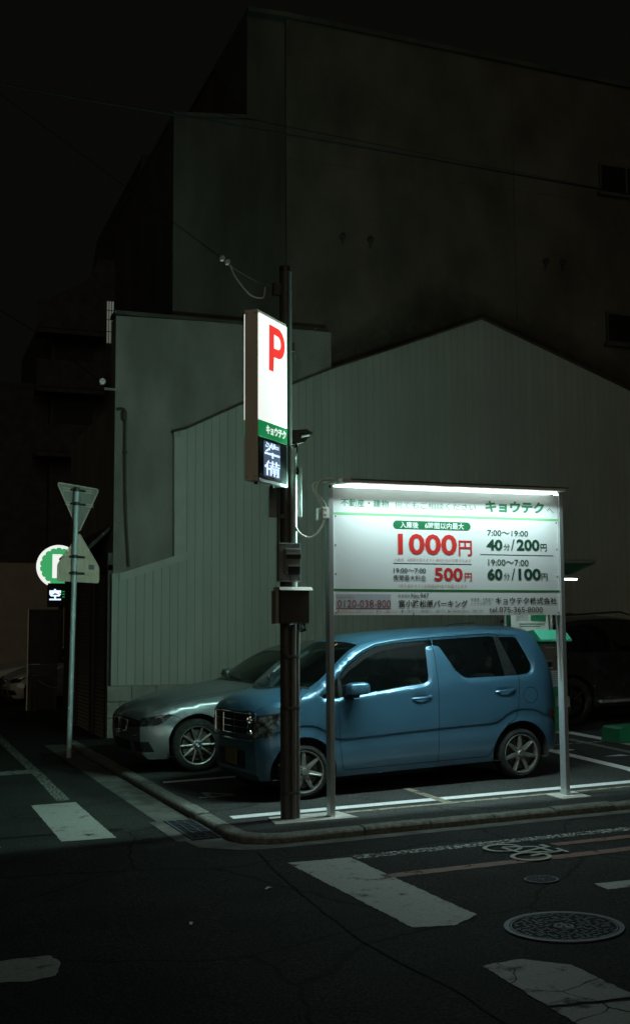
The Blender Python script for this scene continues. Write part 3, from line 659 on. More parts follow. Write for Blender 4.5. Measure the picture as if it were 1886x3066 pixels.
# ------------------------------------------------------------------ overhead cables
def cable(pts, r, label, m='cable_black'):
    mb = MB(); mb.tube(spline(pts, 8), r, 6); o = build('overhead_cable', mb, M[m], None, True); tag(o, label, 'cable'); return o
cable([(-3.5, 12, 7.55), (0.9, 12, 7.30), (2.75, 12, 7.24), (4.0, 12, 7.20), (5.84, 12, 7.15), (8.54, 12, 7.07), (12, 12, 7.0)], 0.011, 'thick black cable crossing high in front of the concrete building')
cable([(3.2, 12.05, 7.36), (5.0, 12.05, 7.27), (7.2, 12.05, 7.16), (9.5, 12.05, 7.05)], 0.003, 'thin black wire running just above the thick cable', 'cable_black')
cable([(0.2, 13.5, 8.4), (2.0, 11.6, 6.3), (2.726, 9.95, 5.0)], 0.0035, 'dark wire slanting down to the insulators near the sign pole')
cable([(1.0, 24, 8.6), (2.3, 21, 7.0), (3.15, 19.05, 5.74)], 0.008, 'thin wire slanting down to the stucco wall corner')

t = thing('insulator', (2.73, 9.94, 4.98), 'pair of white porcelain insulators hanging on a wire near the pole top', 'insulator')
mb = MB()
for (x, z) in ((2.715, 5.005), (2.765, 4.975)): mb.lathe([(0.0001, -0.03), (0.02, -0.028), (0.024, -0.01), (0.016, 0.0), (0.024, 0.01), (0.02, 0.028), (0.0001, 0.03)], (x, 9.94, z), 'y', 14)
build('porcelain', mb, M['insulator'], t, True)
mb = MB(); mb.tube(spline([(2.79, 9.94, 4.95), (2.83, 9.94, 4.86), (2.90, 9.94, 4.77), (2.97, 9.94, 4.70), (3.03, 9.94, 4.675), (3.09, 9.94, 4.675), (3.11, 9.94, 4.70), (3.12, 9.94, 4.78)], 6), 0.007, 6); build('drop_wire', mb, M['cable_white'], t, True)
mb = MB(); mb.tube(spline([(2.77, 9.95, 4.96), (2.88, 9.95, 4.90), (3.0, 9.95, 4.845), (3.12, 9.95, 4.80), (3.25, 9.95, 4.79)], 4), 0.005, 6); build('stay_wire', mb, M['conduit'], t, True)
t = thing('wall_insulator', (3.2, 19.05, 5.72), 'small white insulator bracketed to the edge of the stucco block', 'insulator')
mb = MB(); mb.lathe([(0.0001, -0.05), (0.05, -0.04), (0.06, 0.0), (0.05, 0.04), (0.0001, 0.05)], (3.17, 19.05, 5.76), 'y', 12); build('porcelain', mb, M['insulator'], t, True)
build('bracket', MB().box(3.2, 3.43, 19.03, 19.06, 5.62, 5.66), M['conduit'], t)

# ------------------------------------------------------------------ price signboard
XL, XR, YF = 3.669, 6.085, 9.80
zl = gz(3.69, 9.85); zr = gz(6.06, 9.85)
t = thing('price_signboard', (4.88, 9.83, gz(4.88, 9.83)), 'wide lit parking price board on two square posts, lamp along its top', 'signboard')
po = build('post', MB().bbox(XL, XL + 0.045, YF, YF + 0.10, zl - 0.05, 2.985, 0.003), M['alu'], t)
bh = MB(); bh.prism([(XL + 0.012 + 0.010 * math.cos(a * 0.628), 2.955 + 0.018 * math.sin(a * 0.628)) for a in range(10)], YF - 0.002, YF - 0.0005); build('bolt_hole', bh, M['black_plastic'], po)
build('post', MB().bbox(XR - 0.043, XR, YF, YF + 0.10, zr - 0.05, 2.975, 0.003), M['alu'], t)
build('post_foot', MB().bbox(XR - 0.0455, XR + 0.0025, YF - 0.0025, YF + 0.1025, zr - 0.02, zr + 0.05, 0.002), M['alu_rust'], t)
br = MB(); br.tube([(XR - 0.075, 9.86, 1.86), (XR - 0.047, 9.84, 1.20)], 0.012, 6); br.box(XR - 0.10, XR - 0.05, 9.86, 9.90, 1.80, 1.88); build('brace', br, M['alu'], t)
pan = build('panel', MB().box(XL + 0.047, XR - 0.045, 9.825, 9.829, 1.802, 2.955), M['panel'], t)
build('rear_panel', MB().box(XL + 0.047, XR - 0.045, 9.885, 9.889, 1.802, 2.955), M['panel'], t)
fr_ = MB(); fr_.box(XL + 0.047, XR - 0.045, 9.835, 9.880, 1.815, 1.845); fr_.box(XL + 0.047, XR - 0.045, 9.835, 9.880, 2.91, 2.945); fr_.box(4.85, 4.89, 9.835, 9.88, 1.845, 2.91); build('panel_frame', fr_, M['alu'], t)
f3 = lambda x, z: (x, 9.8225, z)
ROWS = [('不動産・建物',3.795,4.264,2.782,2.852,'lg',.004),('何でもご相談ください',4.326,5.156,2.781,2.845,'lg',-0.010),('キョウテク',5.256,5.892,2.773,2.883,'lg',0.045),('へ',5.919,5.996,2.782,2.828,'lg',-0.01),
('入庫後\u30006時間以内最大',4.377,5.028,2.598,2.658,'w',0.010),('1000',4.352,4.951,2.357,2.549,'r',0.026),('円',4.970,5.107,2.353,2.497,'r',0.014),('入庫後\u30006時間を超えますと通常料金が加算されます',4.311,5.095,2.295,2.324,'r2',-0.008),
('19:00～7:00',4.306,4.629,2.187,2.230,'k',0.012),('夜間最大料金',4.303,4.630,2.115,2.169,'k',0.006),('500',4.716,5.006,2.117,2.240,'r',0.026),('円',5.025,5.101,2.118,2.195,'r',0.014),('7時を過ぎますと昼間通常料金が加算されます',4.355,5.048,2.054,2.085,'r2',-0.008),
('7:00～19:00',5.273,5.709,2.549,2.603,'g',0.008),('40',5.263,5.431,2.409,2.514,'g',0.034),('分',5.445,5.510,2.414,2.476,'g',0.005),('/',5.522,5.562,2.414,2.520,'g',0.004),('200',5.583,5.831,2.413,2.521,'g',0.034),('円',5.841,5.908,2.410,2.481,'g',0.012),
('19:00～7:00',5.276,5.707,2.268,2.326,'g',0.008),('60',5.265,5.425,2.131,2.239,'g',0.034),('分',5.438,5.503,2.135,2.198,'g',0.005),('/',5.519,5.561,2.132,2.242,'g',0.004),('100',5.595,5.839,2.133,2.243,'g',0.034),('円',5.843,5.910,2.132,2.199,'g',0.012),
('お困りの際は',3.758,3.913,1.954,1.979,'r2',-0.008),('0120-038-800',3.758,4.274,1.872,1.938,'dr',-0.004),('●48時間を超えて駐車される方は、事前にご連絡ください。',3.754,4.371,1.822,1.851,'r2',0),
('●ロック板が下がっている事を確認の上、入出庫ください。●必ず場内約款をお読みの上、ご利用ください。',4.378,5.220,1.825,1.852,'k2',0),('駐車場名',4.350,4.465,1.966,1.990,'k2',0),('No.947',4.479,4.656,1.959,2.001,'k2',0.008),('富小路松原パーキング',4.353,5.052,1.873,1.940,'k',0.018),
('駐車場・不動産の',5.088,5.323,1.937,1.960,'k2',0),('ことなら何でも',5.087,5.300,1.902,1.928,'k2',0),('キョウテク株式会社',5.344,6.006,1.905,1.969,'k',0.02),('tel.075-365-8000',5.277,5.849,1.825,1.878,'k2',0.008)]
bd = MB(); rr = 0.0385; cx0, cx1, cz = 4.306 + rr, 5.098 - rr, 2.6295
bd.prism([(cx0 + rr * math.cos(R(a)), cz + rr * math.sin(R(a))) for a in range(90, 271, 18)] + [(cx1 + rr * math.cos(R(a)), cz + rr * math.sin(R(a))) for a in range(-90, 91, 18)], 9.8232, 9.8245)
badge = build('badge', bd, M['badge'], pan)
for s, x0, x1, z0, z1, c, off in ROWS:
    mb = MB(); text_on(mb, s, x0, x1, z0, z1, f3, off); build('lettering', mb, M['ink_' + c], badge if c == 'w' else pan) if c != 'w' else build('lettering', mb, M['ink_w'], pan)
def stripe(x0, x1, z0, z1, m, y=9.8235): return build('stripe', MB().box(x0, x1, y, 9.8248, z0, z1), M[m], pan)
stripe(3.722, 6.038, 2.706, 2.727, 'line_light'); stripe(3.722, 6.038, 2.018, 2.037, 'line_dark')
stripe(4.305, 5.100, 2.272, 2.277, 'ink_k'); stripe(5.193, 5.980, 2.367, 2.372, 'ink_k'); stripe(3.743, 4.276, 1.864, 1.991, 'blue_grey', 9.8242); stripe(3.743, 4.276, 1.861, 1.8635, 'ink_k2')
rv = MB()
for (x, z) in [(x, z) for x in (3.742, 6.022) for z in (2.69, 2.43, 2.17, 1.825)] + [(4.5, 1.812), (5.6, 1.812)]: rv.lathe([(0.0001, -0.003), (0.006, -0.0025), (0.008, 0.0)], (x, 9.8245, z), 'y', 8)
build('rivet', rv, M['ink'], pan)
# lamp housing along the top
hd = MB(); hd.bbox(3.735, 6.00, 9.60, 9.822, 2.972, 3.002, 0.004); hood = build('lamp_hood', hd, M['white_plastic'], t)
build('hood_lip', MB().box(3.80, 6.03, 9.592, 9.599, 2.996, 3.006), M['black_plastic'], hood)
build('hood_end', MB().bbox(3.715, 3.80, 9.58, 9.70, 2.966, 3.012, 0.006), M['white_plastic'], hood)
build('lamp_tube', MB().cyl((3.80, 9.70, 2.960), (5.96, 9.70, 2.960), 0.010, seg=10), M['tube'], hood)
build('rear_hood', MB().bbox(3.735, 6.03, 9.893, 10.02, 2.972, 3.002, 0.004), M['white_plastic'], t)
def area(name, loc, sx, sy, power, d, spread=None, parent=None, color=SIGN_COOL):
    l = bpy.data.lights.new(name, 'AREA'); l.shape = 'RECTANGLE'; l.size = sx; l.size_y = sy; l.energy = power; l.color = color
    if spread: l.spread = R(spread)
    o = bpy.data.objects.new(name, l); col.objects.link(o)
    q = Vector(d).to_track_quat('-Z', 'Y'); o.matrix_world = Matrix.Translation(loc) @ q.to_matrix().to_4x4()
    if parent is not None:
        o.parent = parent; o.matrix_parent_inverse = Matrix.Translation(Vector(parent['_world'])).inverted()
    return o
area('sign_lamp', (4.88, 9.66, 2.945), 2.2, 0.03, P_FRONT, (0, -0.40, -1), 165, t)
area('rear_light', (4.88, 10.03, 2.93), 2.2, 0.16, P_REAR_DOWN, (0, -0.45, -1), 180, t)
for lx in (4.15, 4.88, 5.6): area('rear_light', (lx, 10.09, 2.86), 0.16, 0.20, P_REAR / 3, (-1.15, 1.0, 0.62), 180, t, REAR_COOL)  # lamps added and aimed to brighten the back wall
# junction box and cream cables on the left post
t2 = thing('junction_box', (3.62, 9.82, 2.70), 'small white junction box with cream cables on the signboard post', 'junction box')
build('box', MB().bbox(3.605, 3.664, 9.775, 9.86, 2.665, 2.765, 0.004), M['white_plastic'], t2)
build('cover', MB().bbox(3.57, 3.600, 9.80, 9.86, 2.650, 2.757, 0.003), M['white_plastic'], t2)
mb = MB()
for z in (2.735, 2.69): mb.tube([(3.622 + 0.014 * math.cos(R(a)), 9.7735, z + 0.009 * math.sin(R(a))) for a in range(-20, 160, 30)], 0.003, 5)
build('knockout', mb, M['ink'], t2)
mb = MB(); mb.tube(spline([(3.645, 9.80, 2.765), (3.625, 9.79, 2.80), (3.565, 9.78, 2.875), (3.546, 9.77, 2.93), (3.575, 9.75, 2.995), (3.645, 9.72, 3.015), (3.72, 9.68, 2.985)], 6), 0.012, 8); build('cable_loop', mb, M['cable_white'], t2, True)
mb = MB(); mb.tube(spline([(3.615, 9.80, 2.765), (3.58, 9.80, 2.83), (3.535, 9.80, 2.90), (3.525, 9.80, 2.96), (3.555, 9.80, 2.985), (3.66, 9.83, 2.995)], 6), 0.010, 8); build('cable_loop', mb, M['cable_white'], t2, True)
mb = MB(); mb.tube(spline([(3.628, 9.81, 2.655), (3.610, 9.81, 2.60), (3.560, 9.82, 2.525), (3.495, 9.83, 2.490), (3.425, 9.84, 2.515), (3.370, 9.86, 2.595), (3.350, 9.88, 2.72), (3.352, 9.90, 2.95), (3.366, 9.92, 3.12)], 6), 0.009, 8); build('cable_loop', mb, M['cable_white'], t2, True)

# ------------------------------------------------------------------ sign pole with its boxes
PX_, PY_ = 3.312, 9.935
zp = gz(PX_, PY_)
t = thing('sign_pole', (PX_, PY_, zp), 'dark steel pole with strapped conduits carrying the lit box sign', 'pole')
build('pole', MB().cyl((PX_, PY_, zp - 0.05), (PX_, PY_, 4.96), 0.056, seg=24), M['pole'], t, True)
build('cap', MB().cyl((PX_, PY_, 4.93), (PX_, PY_, 4.985), 0.059, 0.055, 24), M['black_plastic'], t, True)
build('conduit', MB().tube([(PX_ + 0.048, PY_ - 0.052, zp - 0.02), (PX_ + 0.048, PY_ - 0.052, 1.30), (PX_ + 0.050, PY_ - 0.055, 1.72)], 0.022, 12), M['conduit'], t, True)
build('conduit', MB().tube([(PX_ + 0.090, PY_ - 0.035, zp - 0.02), (PX_ + 0.090, PY_ - 0.035, 1.40), (PX_ + 0.10, PY_ - 0.035, 1.72)], 0.019, 12), M['conduit'], t, True)
build('conduit', MB().tube([(PX_ + 0.082, PY_ - 0.02, 1.34), (PX_ + 0.105, PY_ - 0.02, 1.73)], 0.014, 10), M['conduit'], t, True)
build('bright_pipe', MB().cyl((PX_ + 0.052, PY_ - 0.055, 2.05), (PX_ + 0.052, PY_ - 0.055, 3.30), 0.030, seg=16), M['steel'], t, True)
build('thin_pipe', MB().cyl((PX_ - 0.085, PY_ - 0.035, 2.40), (PX_ - 0.085, PY_ - 0.035, 3.0), 0.013, seg=10), M['pole'], t, True)
bn = MB()
for z, rr in ((0.22, 0.075), (0.95, 0.072), (1.40, 0.072)):
    bn.lathe([(rr + 0.012, z), (rr + 0.014, z + 0.012), (rr + 0.012, z + 0.026)], (PX_ + 0.025, PY_ - 0.02, zp), 'z', 20)
bn.box(PX_ - 0.10, PX_ + 0.06, PY_ - 0.06, PY_ - 0.04, 2.66, 2.70)
build('strap', bn, M['pole'], t, True)
build('stub_bracket', MB().box(PX_ - 0.12, PX_ - 0.05, PY_ - 0.03, PY_ + 0.03, 4.71, 4.82).box(PX_ + 0.05, PX_ + 0.085, PY_ - 0.01, PY_ + 0.01, 4.20, 4.28), M['pole'], t)

# box sign, turned towards the crossing
ang = R(43.8); Fv = Vector((math.sin(ang), math.cos(ang), 0)); Nv = Vector((math.cos(ang), -math.sin(ang), 0)); P0 = Vector((3.315, 9.93, 0))
def pb(u, n, z): return P0 + Fv * u + Nv * n + Vector((0, 0, z))
PM = Matrix(((Fv.x, Nv.x, 0, P0.x), (Fv.y, Nv.y, 0, P0.y), (0, 0, 1, 0), (0, 0, 0, 1)))
U0, U1 = -0.69, -0.118
t = thing('parking_box_sign', tuple(pb(-0.4, 0, 2.93)), 'tall lit box sign with a red P and a white LED panel beneath', 'parking sign')
hs = MB(); hs.bbox(U0, U1, -0.066, 0.056, 2.932, 4.412, 0.004, 0, PM); hs.bbox(-0.13, -0.05, -0.03, 0.03, 3.3, 3.36, 0.003, 0, PM); hs.bbox(-0.13, -0.05, -0.03, 0.03, 4.1, 4.16, 0.003, 0, PM)
hsg = build('housing', hs, M['housing'], t)
sv = MB()
for (nn, z) in ((-0.045, 4.38), (-0.045, 2.965), (0.035, 2.965), (0.035, 4.38)): sv.cyl(pb(U0 - 0.002, nn, z), pb(U0 + 0.002, nn, z), 0.006, seg=8)
build('screw', sv, M['ink'], hsg)
fcs = []
for nm, n0, n1 in (('lit_face', 0.056, 0.0695), ('lit_face_rear', -0.080, -0.066)):
    a = MB(); a.bbox(U0 + 0.012, U1 - 0.008, n0, n1, 3.455, 4.385, 0.006, 0, PM); a.bbox(U0 + 0.012, U1 - 0.008, n0, n1 + (0.002 if n0 > 0 else 0), 3.312, 3.4545, 0.006, 1, PM)
    f_ = build('lit_face', a, [M['lit_white'], M['lit_green']], t)
    fcs.append(f_)
pf = lambda u, z: tuple(pb(u, 0.0712, z)); pf2 = lambda u, z: tuple(pb(u, 0.0735, z))
def PP(x, z):
    return (x, z)
# the letter P: outline with a bowl and its counter
ou = [(-0.497, 3.915), (-0.405, 3.915), (-0.398, 4.048)] + [(-0.31, 4.05)] + [(-0.31 + 0.135 * math.cos(R(a)), 4.185 + 0.135 * math.sin(R(a))) for a in range(-80, 81, 16)] + [(-0.31, 4.320), (-0.492, 4.322)]
inn = [(-0.396, 4.128), (-0.315, 4.13)] + [(-0.315 + 0.055 * math.cos(R(a)), 4.187 + 0.057 * math.sin(R(a))) for a in range(-80, 81, 20)] + [(-0.315, 4.247), (-0.396, 4.250)]
def ring_poly(mb, outer, inner, f):
    vs = [Vector((*p, 0)) for p in outer]; n0 = len(outer); ed = [(i, (i + 1) % n0) for i in range(n0)]
    n1 = len(inner); ed += [(n0 + i, n0 + (i + 1) % n1) for i in range(n1)]
    V = [Vector(p) for p in outer + inner]
    r = delaunay_2d_cdt(V, ed, [], 0, 1e-6)
    fs = []
    for q in r[2]:
        c = sum((r[0][i] for i in q), Vector((0, 0))) / len(q)
        if inside(c, outer) and not inside(c, inner): fs.append(tuple(q))
    mb.add([f(v.x, v.y) for v in r[0]], fs)
def inside(p, poly):
    x, y = p[0], p[1]; c = False; j = len(poly) - 1
    for i in range(len(poly)):
        xi, yi = poly[i][0], poly[i][1]; xj, yj = poly[j][0], poly[j][1]
        if (yi > y) != (yj > y) and x < (xj - xi) * (y - yi) / (yj - yi) + xi: c = not c
        j = i
    return c
mb = MB(); ring_poly(mb, ou, inn, pf); build('lettering', mb, M['lit_red'], fcs[0])
mb = MB(); text_on(mb, 'キョウテク', -0.556, -0.165, 3.350, 3.428, pf2, 0.04); build('lettering', mb, M['lit_white'], fcs[0])
ld = MB(); ld.bbox(U0 + 0.012, U1 - 0.008, 0.056, 0.064, 2.955, 3.309, 0.003, 0, PM); led = build('led_panel', ld, M['led_off'], t)
build('led_matrix', MB().box(-0.585, -0.262, 0.0645, 0.0655, 2.985, 3.285, 0, PM), M['led_glow'], led)
# LED characters made of dots
def led_chars(mb, s, u0, u1, z0, z1, nx, nz, f, r):
    vs, fs = text_mb(s, 0.012)
    ax = min(v[0] for v in vs); bx_ = max(v[0] for v in vs); ay = min(v[1] for v in vs); by = max(v[1] for v in vs)
    tris = [[vs[i] for i in q] for q in fs]
    for i in range(nx):
        for j in range(nz):
            px = ax + (i + 0.5) / nx * (bx_ - ax); py = ay + (j + 0.5) / nz * (by - ay)
            if any(inside((px, py), q) for q in tris):
                u = u0 + (i + 0.5) / nx * (u1 - u0); z = z0 + (j + 0.5) / nz * (z1 - z0)
                mb.add([f(u + r * math.cos(k * math.pi / 3), z + r * math.sin(k * math.pi / 3)) for k in range(6)], [tuple(range(6))])
mb = MB(); fl_ = lambda u, z: tuple(pb(u, 0.0668, z))
led_chars(mb, '準', -0.575, -0.275, 3.150, 3.278, 17, 16, fl_, 0.0072); led_chars(mb, '備', -0.575, -0.275, 2.995, 3.125, 17, 16, fl_, 0.0072)
build('led_lettering', mb, M['led'], led)
build('bottom_trim', MB().bbox(U0 + 0.012, U1 - 0.004, 0.057, 0.068, 2.925, 2.953, 0.002, 0, PM), M['alu'], t)
build('side_trim', MB().box(U1 - 0.0075, U1 - 0.001, 0.057, 0.067, 2.955, 3.31, 0, PM), M['alu'], t)
mb = MB(); 
for u in (-0.6, -0.3): mb.cyl(pb(u, 0.0, 2.91), pb(u, 0.0, 2.933), 0.018, seg=10)
build('drain_plug', mb, M['black_plastic'], t)

# dented dark floodlight behind the pole
t = thing('floodlight', (3.45, 9.98, 3.42), 'dented dark floodlight sticking out from the pole below the box sign', 'floodlight')
mb = MB(); mb.prism([(3.37, 3.352), (3.44, 3.36), (3.50, 3.375), (3.592, 3.478), (3.565, 3.47), (3.52, 3.498), (3.46, 3.488), (3.37, 3.478)], 9.96, 10.06); build('shade', mb, M['dark_box'], t)
build('arm', MB().box(3.35, 3.40, 9.965, 10.0, 3.40, 3.44), M['pole'], t)
build('bulb_cap', MB().cyl((3.46, 9.955, 3.43), (3.54, 9.955, 3.45), 0.02, seg=10), M['black_plastic'], t, True)
# coil of black cable
t = thing('cable_coil', (3.37, 9.92, 3.15), 'loose loops of black cable tied to the pole under the box sign', 'cable')
for k in range(4):
    mb = MB(); a = random.uniform(-0.01, 0.01)
    mb.tube(spline([(3.352 + a, 9.875, 3.36 - 0.02 * k), (3.392 + a, 9.865, 3.33 - 0.01 * k), (3.378, 9.86, 3.22), (3.360, 9.865, 3.12 + 0.01 * k), (3.395 + a, 9.862, 3.06 + 0.012 * k), (3.405, 9.865, 3.10), (3.375, 9.87, 3.17), (3.35, 9.875, 3.28)], 6), 0.006, 6); build('loop', mb, M['cable_black'], t, True)
# sheet sign behind the pole
t = thing('notice_plate', (3.45, 10.02, 2.90), 'narrow upright plate with faded print fixed behind the pole', 'notice plate')
build('plate', MB().bbox(3.405, 3.483, 10.0, 10.004, 2.69, 3.135, 0.001), M['galv'], t)
mb = MB()
for z in (3.05, 2.98, 2.84): mb.box(3.425, 3.465, 9.998, 9.9995, z - 0.02, z + 0.02)
build('faded_print', mb, M['box_side'], t)
t = thing('pale_plate', (3.22, 10.0, 2.80), 'pale brown plate behind the thin pipe, directly beneath the box sign', 'notice plate')
build('plate', MB().bbox(3.172, 3.268, 10.0, 10.004, 2.68, 2.955, 0.001), M['cream'], t)
build('edge_strip', MB().box(3.172, 3.268, 9.997, 9.9995, 2.68, 2.69), M['conduit'], t)

# grey terminal box
t = thing('meter_box', (3.30, 9.80, 2.27), 'grey translucent meter box on the pole above the dark cabinet', 'meter box')
build('back_plate', MB().bbox(3.195, 3.403, 9.795, 9.860, 2.095, 2.438, 0.008), M['grey_box'], t)
mb = MB(); mb.bbox(3.235, 3.385, 9.735, 9.794, 2.17, 2.385, 0.008); mn = build('meter', mb, M['grey_box'], t)
mb = MB(); mb.box(3.24, 3.39, 9.715, 9.734, 2.33, 2.345); build('ledge', mb, M['alu'], mn); build('ledge', MB().box(3.26, 3.375, 9.715, 9.734, 2.225, 2.238), M['alu'], mn)
mb = MB(); mb.bbox(3.245, 3.380, 9.728, 9.7345, 2.292, 2.328, 0.002); mb.bbox(3.262, 3.370, 9.726, 9.7345, 2.155, 2.222, 0.002); build('dark_window', mb, M['black_plastic'], mn)
mb = MB()
for (x, z) in ((3.215, 2.42), (3.25, 2.42), (3.35, 2.42), (3.385, 2.42), (3.215, 2.115), (3.30, 2.112), (3.385, 2.115)): mb.cyl((x, 9.790, z), (x, 9.796, z), 0.007, seg=8)
build('screw', mb, M['black_plastic'], t)
# dark cabinet with white lid
t = thing('control_cabinet', (3.31, 9.80, 1.88), 'dark rusty cabinet with a white lid on the pole, cream on one side', 'cabinet')
build('cabinet', MB().bbox(3.185, 3.455, 9.725, 9.865, 1.735, 2.02, 0.004), M['dark_box'], t)
build('side_cover', MB().bbox(3.150, 3.180, 9.74, 9.865, 1.725, 2.015, 0.003), M['box_side'], t)
build('lid', MB().prism([(9.675, 2.016), (9.872, 2.020), (9.872, 2.048), (9.715, 2.046)], 3.172, 3.472, 'x'), M['white_plastic'], t)
build('bottom_flange', MB().box(3.18, 3.456, 9.735, 9.86, 1.726, 1.733), M['dark_box'], t)
for k in range(4):
    mb = MB(); a = 0.012 * k; mb.tube(spline([(3.375 + a, 9.80, 1.73), (3.370 + a, 9.79, 1.69), (3.395 + a, 9.785, 1.655 + a * 0.4), (3.425 + a * 0.5, 9.79, 1.67), (3.44 - a * 0.6, 9.80, 1.73)], 6), 0.004, 6); build('wire_loop', mb, M['cable_black'], t, True)

# ------------------------------------------------------------------ cars
def dist_seg(px, py, ax, ay, bx, by):
    dx, dy = bx - ax, by - ay; L = dx * dx + dy * dy
    t_ = 0 if L == 0 else max(0, min(1, ((px - ax) * dx + (py - ay) * dy) / L))
    return math.hypot(px - ax - t_ * dx, py - ay - t_ * dy)
def sdist(p, poly):
    d = min(dist_seg(p[0], p[1], *poly[i], *poly[(i + 1) % len(poly)]) for i in range(len(poly)))
    return -d if inside(p, poly) else d
def ldist(p, line): return min(dist_seg(p[0], p[1], *line[i], *line[i + 1]) for i in range(len(line) - 1))
def interp(pl, x):
    if x <= pl[0][0]: return pl[0][1]
    for i in range(len(pl) - 1):
        if x <= pl[i + 1][0]:
            a, b = pl[i], pl[i + 1]; return a[1] + (b[1] - a[1]) * (x - a[0]) / (b[0] - a[0])
    return pl[-1][1]
def smooth01(x): x = max(0.0, min(1.0, x)); return x * x * (3 - 2 * x)
def offset_poly(poly, d):
    n_ = len(poly); area_ = sum(poly[i][0] * poly[(i + 1) % n_][1] - poly[(i + 1) % n_][0] * poly[i][1] for i in range(n_)); s_ = 1 if area_ > 0 else -1
    out = []
    for i in range(n_):
        a = Vector(poly[i - 1]); b = Vector(poly[i]); c = Vector(poly[(i + 1) % n_])
        n1 = Vector(((b - a).y, -(b - a).x)).normalized() * s_; n2 = Vector(((c - b).y, -(c - b).x)).normalized() * s_
        m_ = (n1 + n2); m_ = m_.normalized() if m_.length > 1e-6 else n1; k = d / max(0.45, m_.dot(n1)); out.append((b.x + m_.x * k, b.y + m_.y * k))
    return out
def buf(line, wd):
    L = []; Rr = []
    for i, p in enumerate(line):
        a = Vector(line[max(i - 1, 0)]); b = Vector(line[min(i + 1, len(line) - 1)]); d = (b - a).normalized(); n_ = Vector((-d.y, d.x)) * wd / 2
        L.append((p[0] + n_.x, p[1] + n_.y)); Rr.append((p[0] - n_.x, p[1] - n_.y))
    return L + Rr[::-1]
def densify(poly, h, closed=True):
    out = []; n_ = len(poly)
    for i in range(n_ if closed else n_ - 1):
        a = poly[i]; b = poly[(i + 1) % n_]; k = max(1, int(math.hypot(b[0] - a[0], b[1] - a[1]) / h + 0.5))
        for j in range(k): out.append((a[0] + (b[0] - a[0]) * j / k, a[1] + (b[1] - a[1]) * j / k))
    if not closed: out.append(poly[-1])
    return out
def cdt_patch(outline, loops, h):
    V = []; E = []
    def add(p, closed=True):
        o = len(V); V.extend(Vector(q) for q in p); k = len(p)
        E.extend((o + i, o + (i + 1) % k) for i in range(k if closed else k - 1))
    add(densify(outline, h))
    for lp in loops: add(densify(lp, h * 0.9))
    xs = [p[0] for p in outline]; ys = [p[1] for p in outline]
    cell = {}
    for v in V: cell.setdefault((int(v.x // h), int(v.y // h)), []).append(v)
    nx = int((max(xs) - min(xs)) / h) + 1; ny = int((max(ys) - min(ys)) / (h * 0.866)) + 1
    for j in range(ny):
        for i in range(nx):
            x = min(xs) + (i + (0.5 if j % 2 else 0.0)) * h; y = min(ys) + (j + 0.5) * h * 0.866
            if not inside((x, y), outline): continue
            cx, cy = int(x // h), int(y // h)
            if any((q.x - x) ** 2 + (q.y - y) ** 2 < (0.5 * h) ** 2 for a in (-1, 0, 1) for b in (-1, 0, 1) for q in cell.get((cx + a, cy + b), ())): continue
            V.append(Vector((x, y)))
    r = delaunay_2d_cdt(V, E, [], 0, 1e-5)
    tris = []
    for q in r[2]:
        c = sum((r[0][i] for i in q), Vector((0, 0))) / len(q)
        if inside(c, outline): tris.append((tuple(q), (c.x, c.y)))
    return [(v.x, v.y) for v in r[0]], tris

class Acc:
    """collects the skin of a car, patch by patch, into one mesh per part with shared smooth normals"""
    def __init__(s): s.d = {}
    def patch(s, V2, tris, f3, region, flip):
        P3 = [Vector(f3(*v)) for v in V2]; N = [Vector((0, 0, 0)) for _ in P3]; T = []
        for q, c in tris:
            if flip: q = q[::-1]
            n_ = (P3[q[1]] - P3[q[0]]).cross(P3[q[2]] - P3[q[0]])
            for i in q: N[i] += n_
            T.append((q, region(c)))
        for n_ in N:
            if n_.length > 1e-12: n_.normalize()
        for q, (key, mi) in T:
            if key is None: continue
            d = s.d.setdefault(key, {'v': [], 'n': [], 'f': [], 'm': [], 'map': {}, 'pid': -1})
            if d['pid'] != id(P3): d['map'] = {}; d['pid'] = id(P3); d['keep'] = P3
            idx = []
            for i in q:
                if i not in d['map']: d['map'][i] = len(d['v']); d['v'].append(P3[i]); d['n'].append(N[i])
                idx.append(d['map'][i])
            d['f'].append(tuple(idx)); d['m'].append(mi)
    def make(s, key, name, mats, parent):
        d = s.d.get(key)
        if not d: return None
        me = bpy.data.meshes.new(name); me.from_pydata([tuple(v) for v in d['v']], [], d['f'])
        for m_ in mats: me.materials.append(m_)
        for p, i in zip(me.polygons, d['m']): p.material_index = min(i, len(mats) - 1); p.use_smooth = True
        me.normals_split_custom_set_from_vertices([tuple(n_) if n_.length > 0 else (0, 0, 1) for n_ in d['n']])
        o = bpy.data.objects.new(name, me); col.objects.link(o); o.parent = parent; return o

def circ(cx, cz, r, a0, a1, n=14): return [(cx + r * math.cos(R(a0 + (a1 - a0) * i / n)), cz + r * math.sin(R(a0 + (a1 - a0) * i / n))) for i in range(n + 1)]

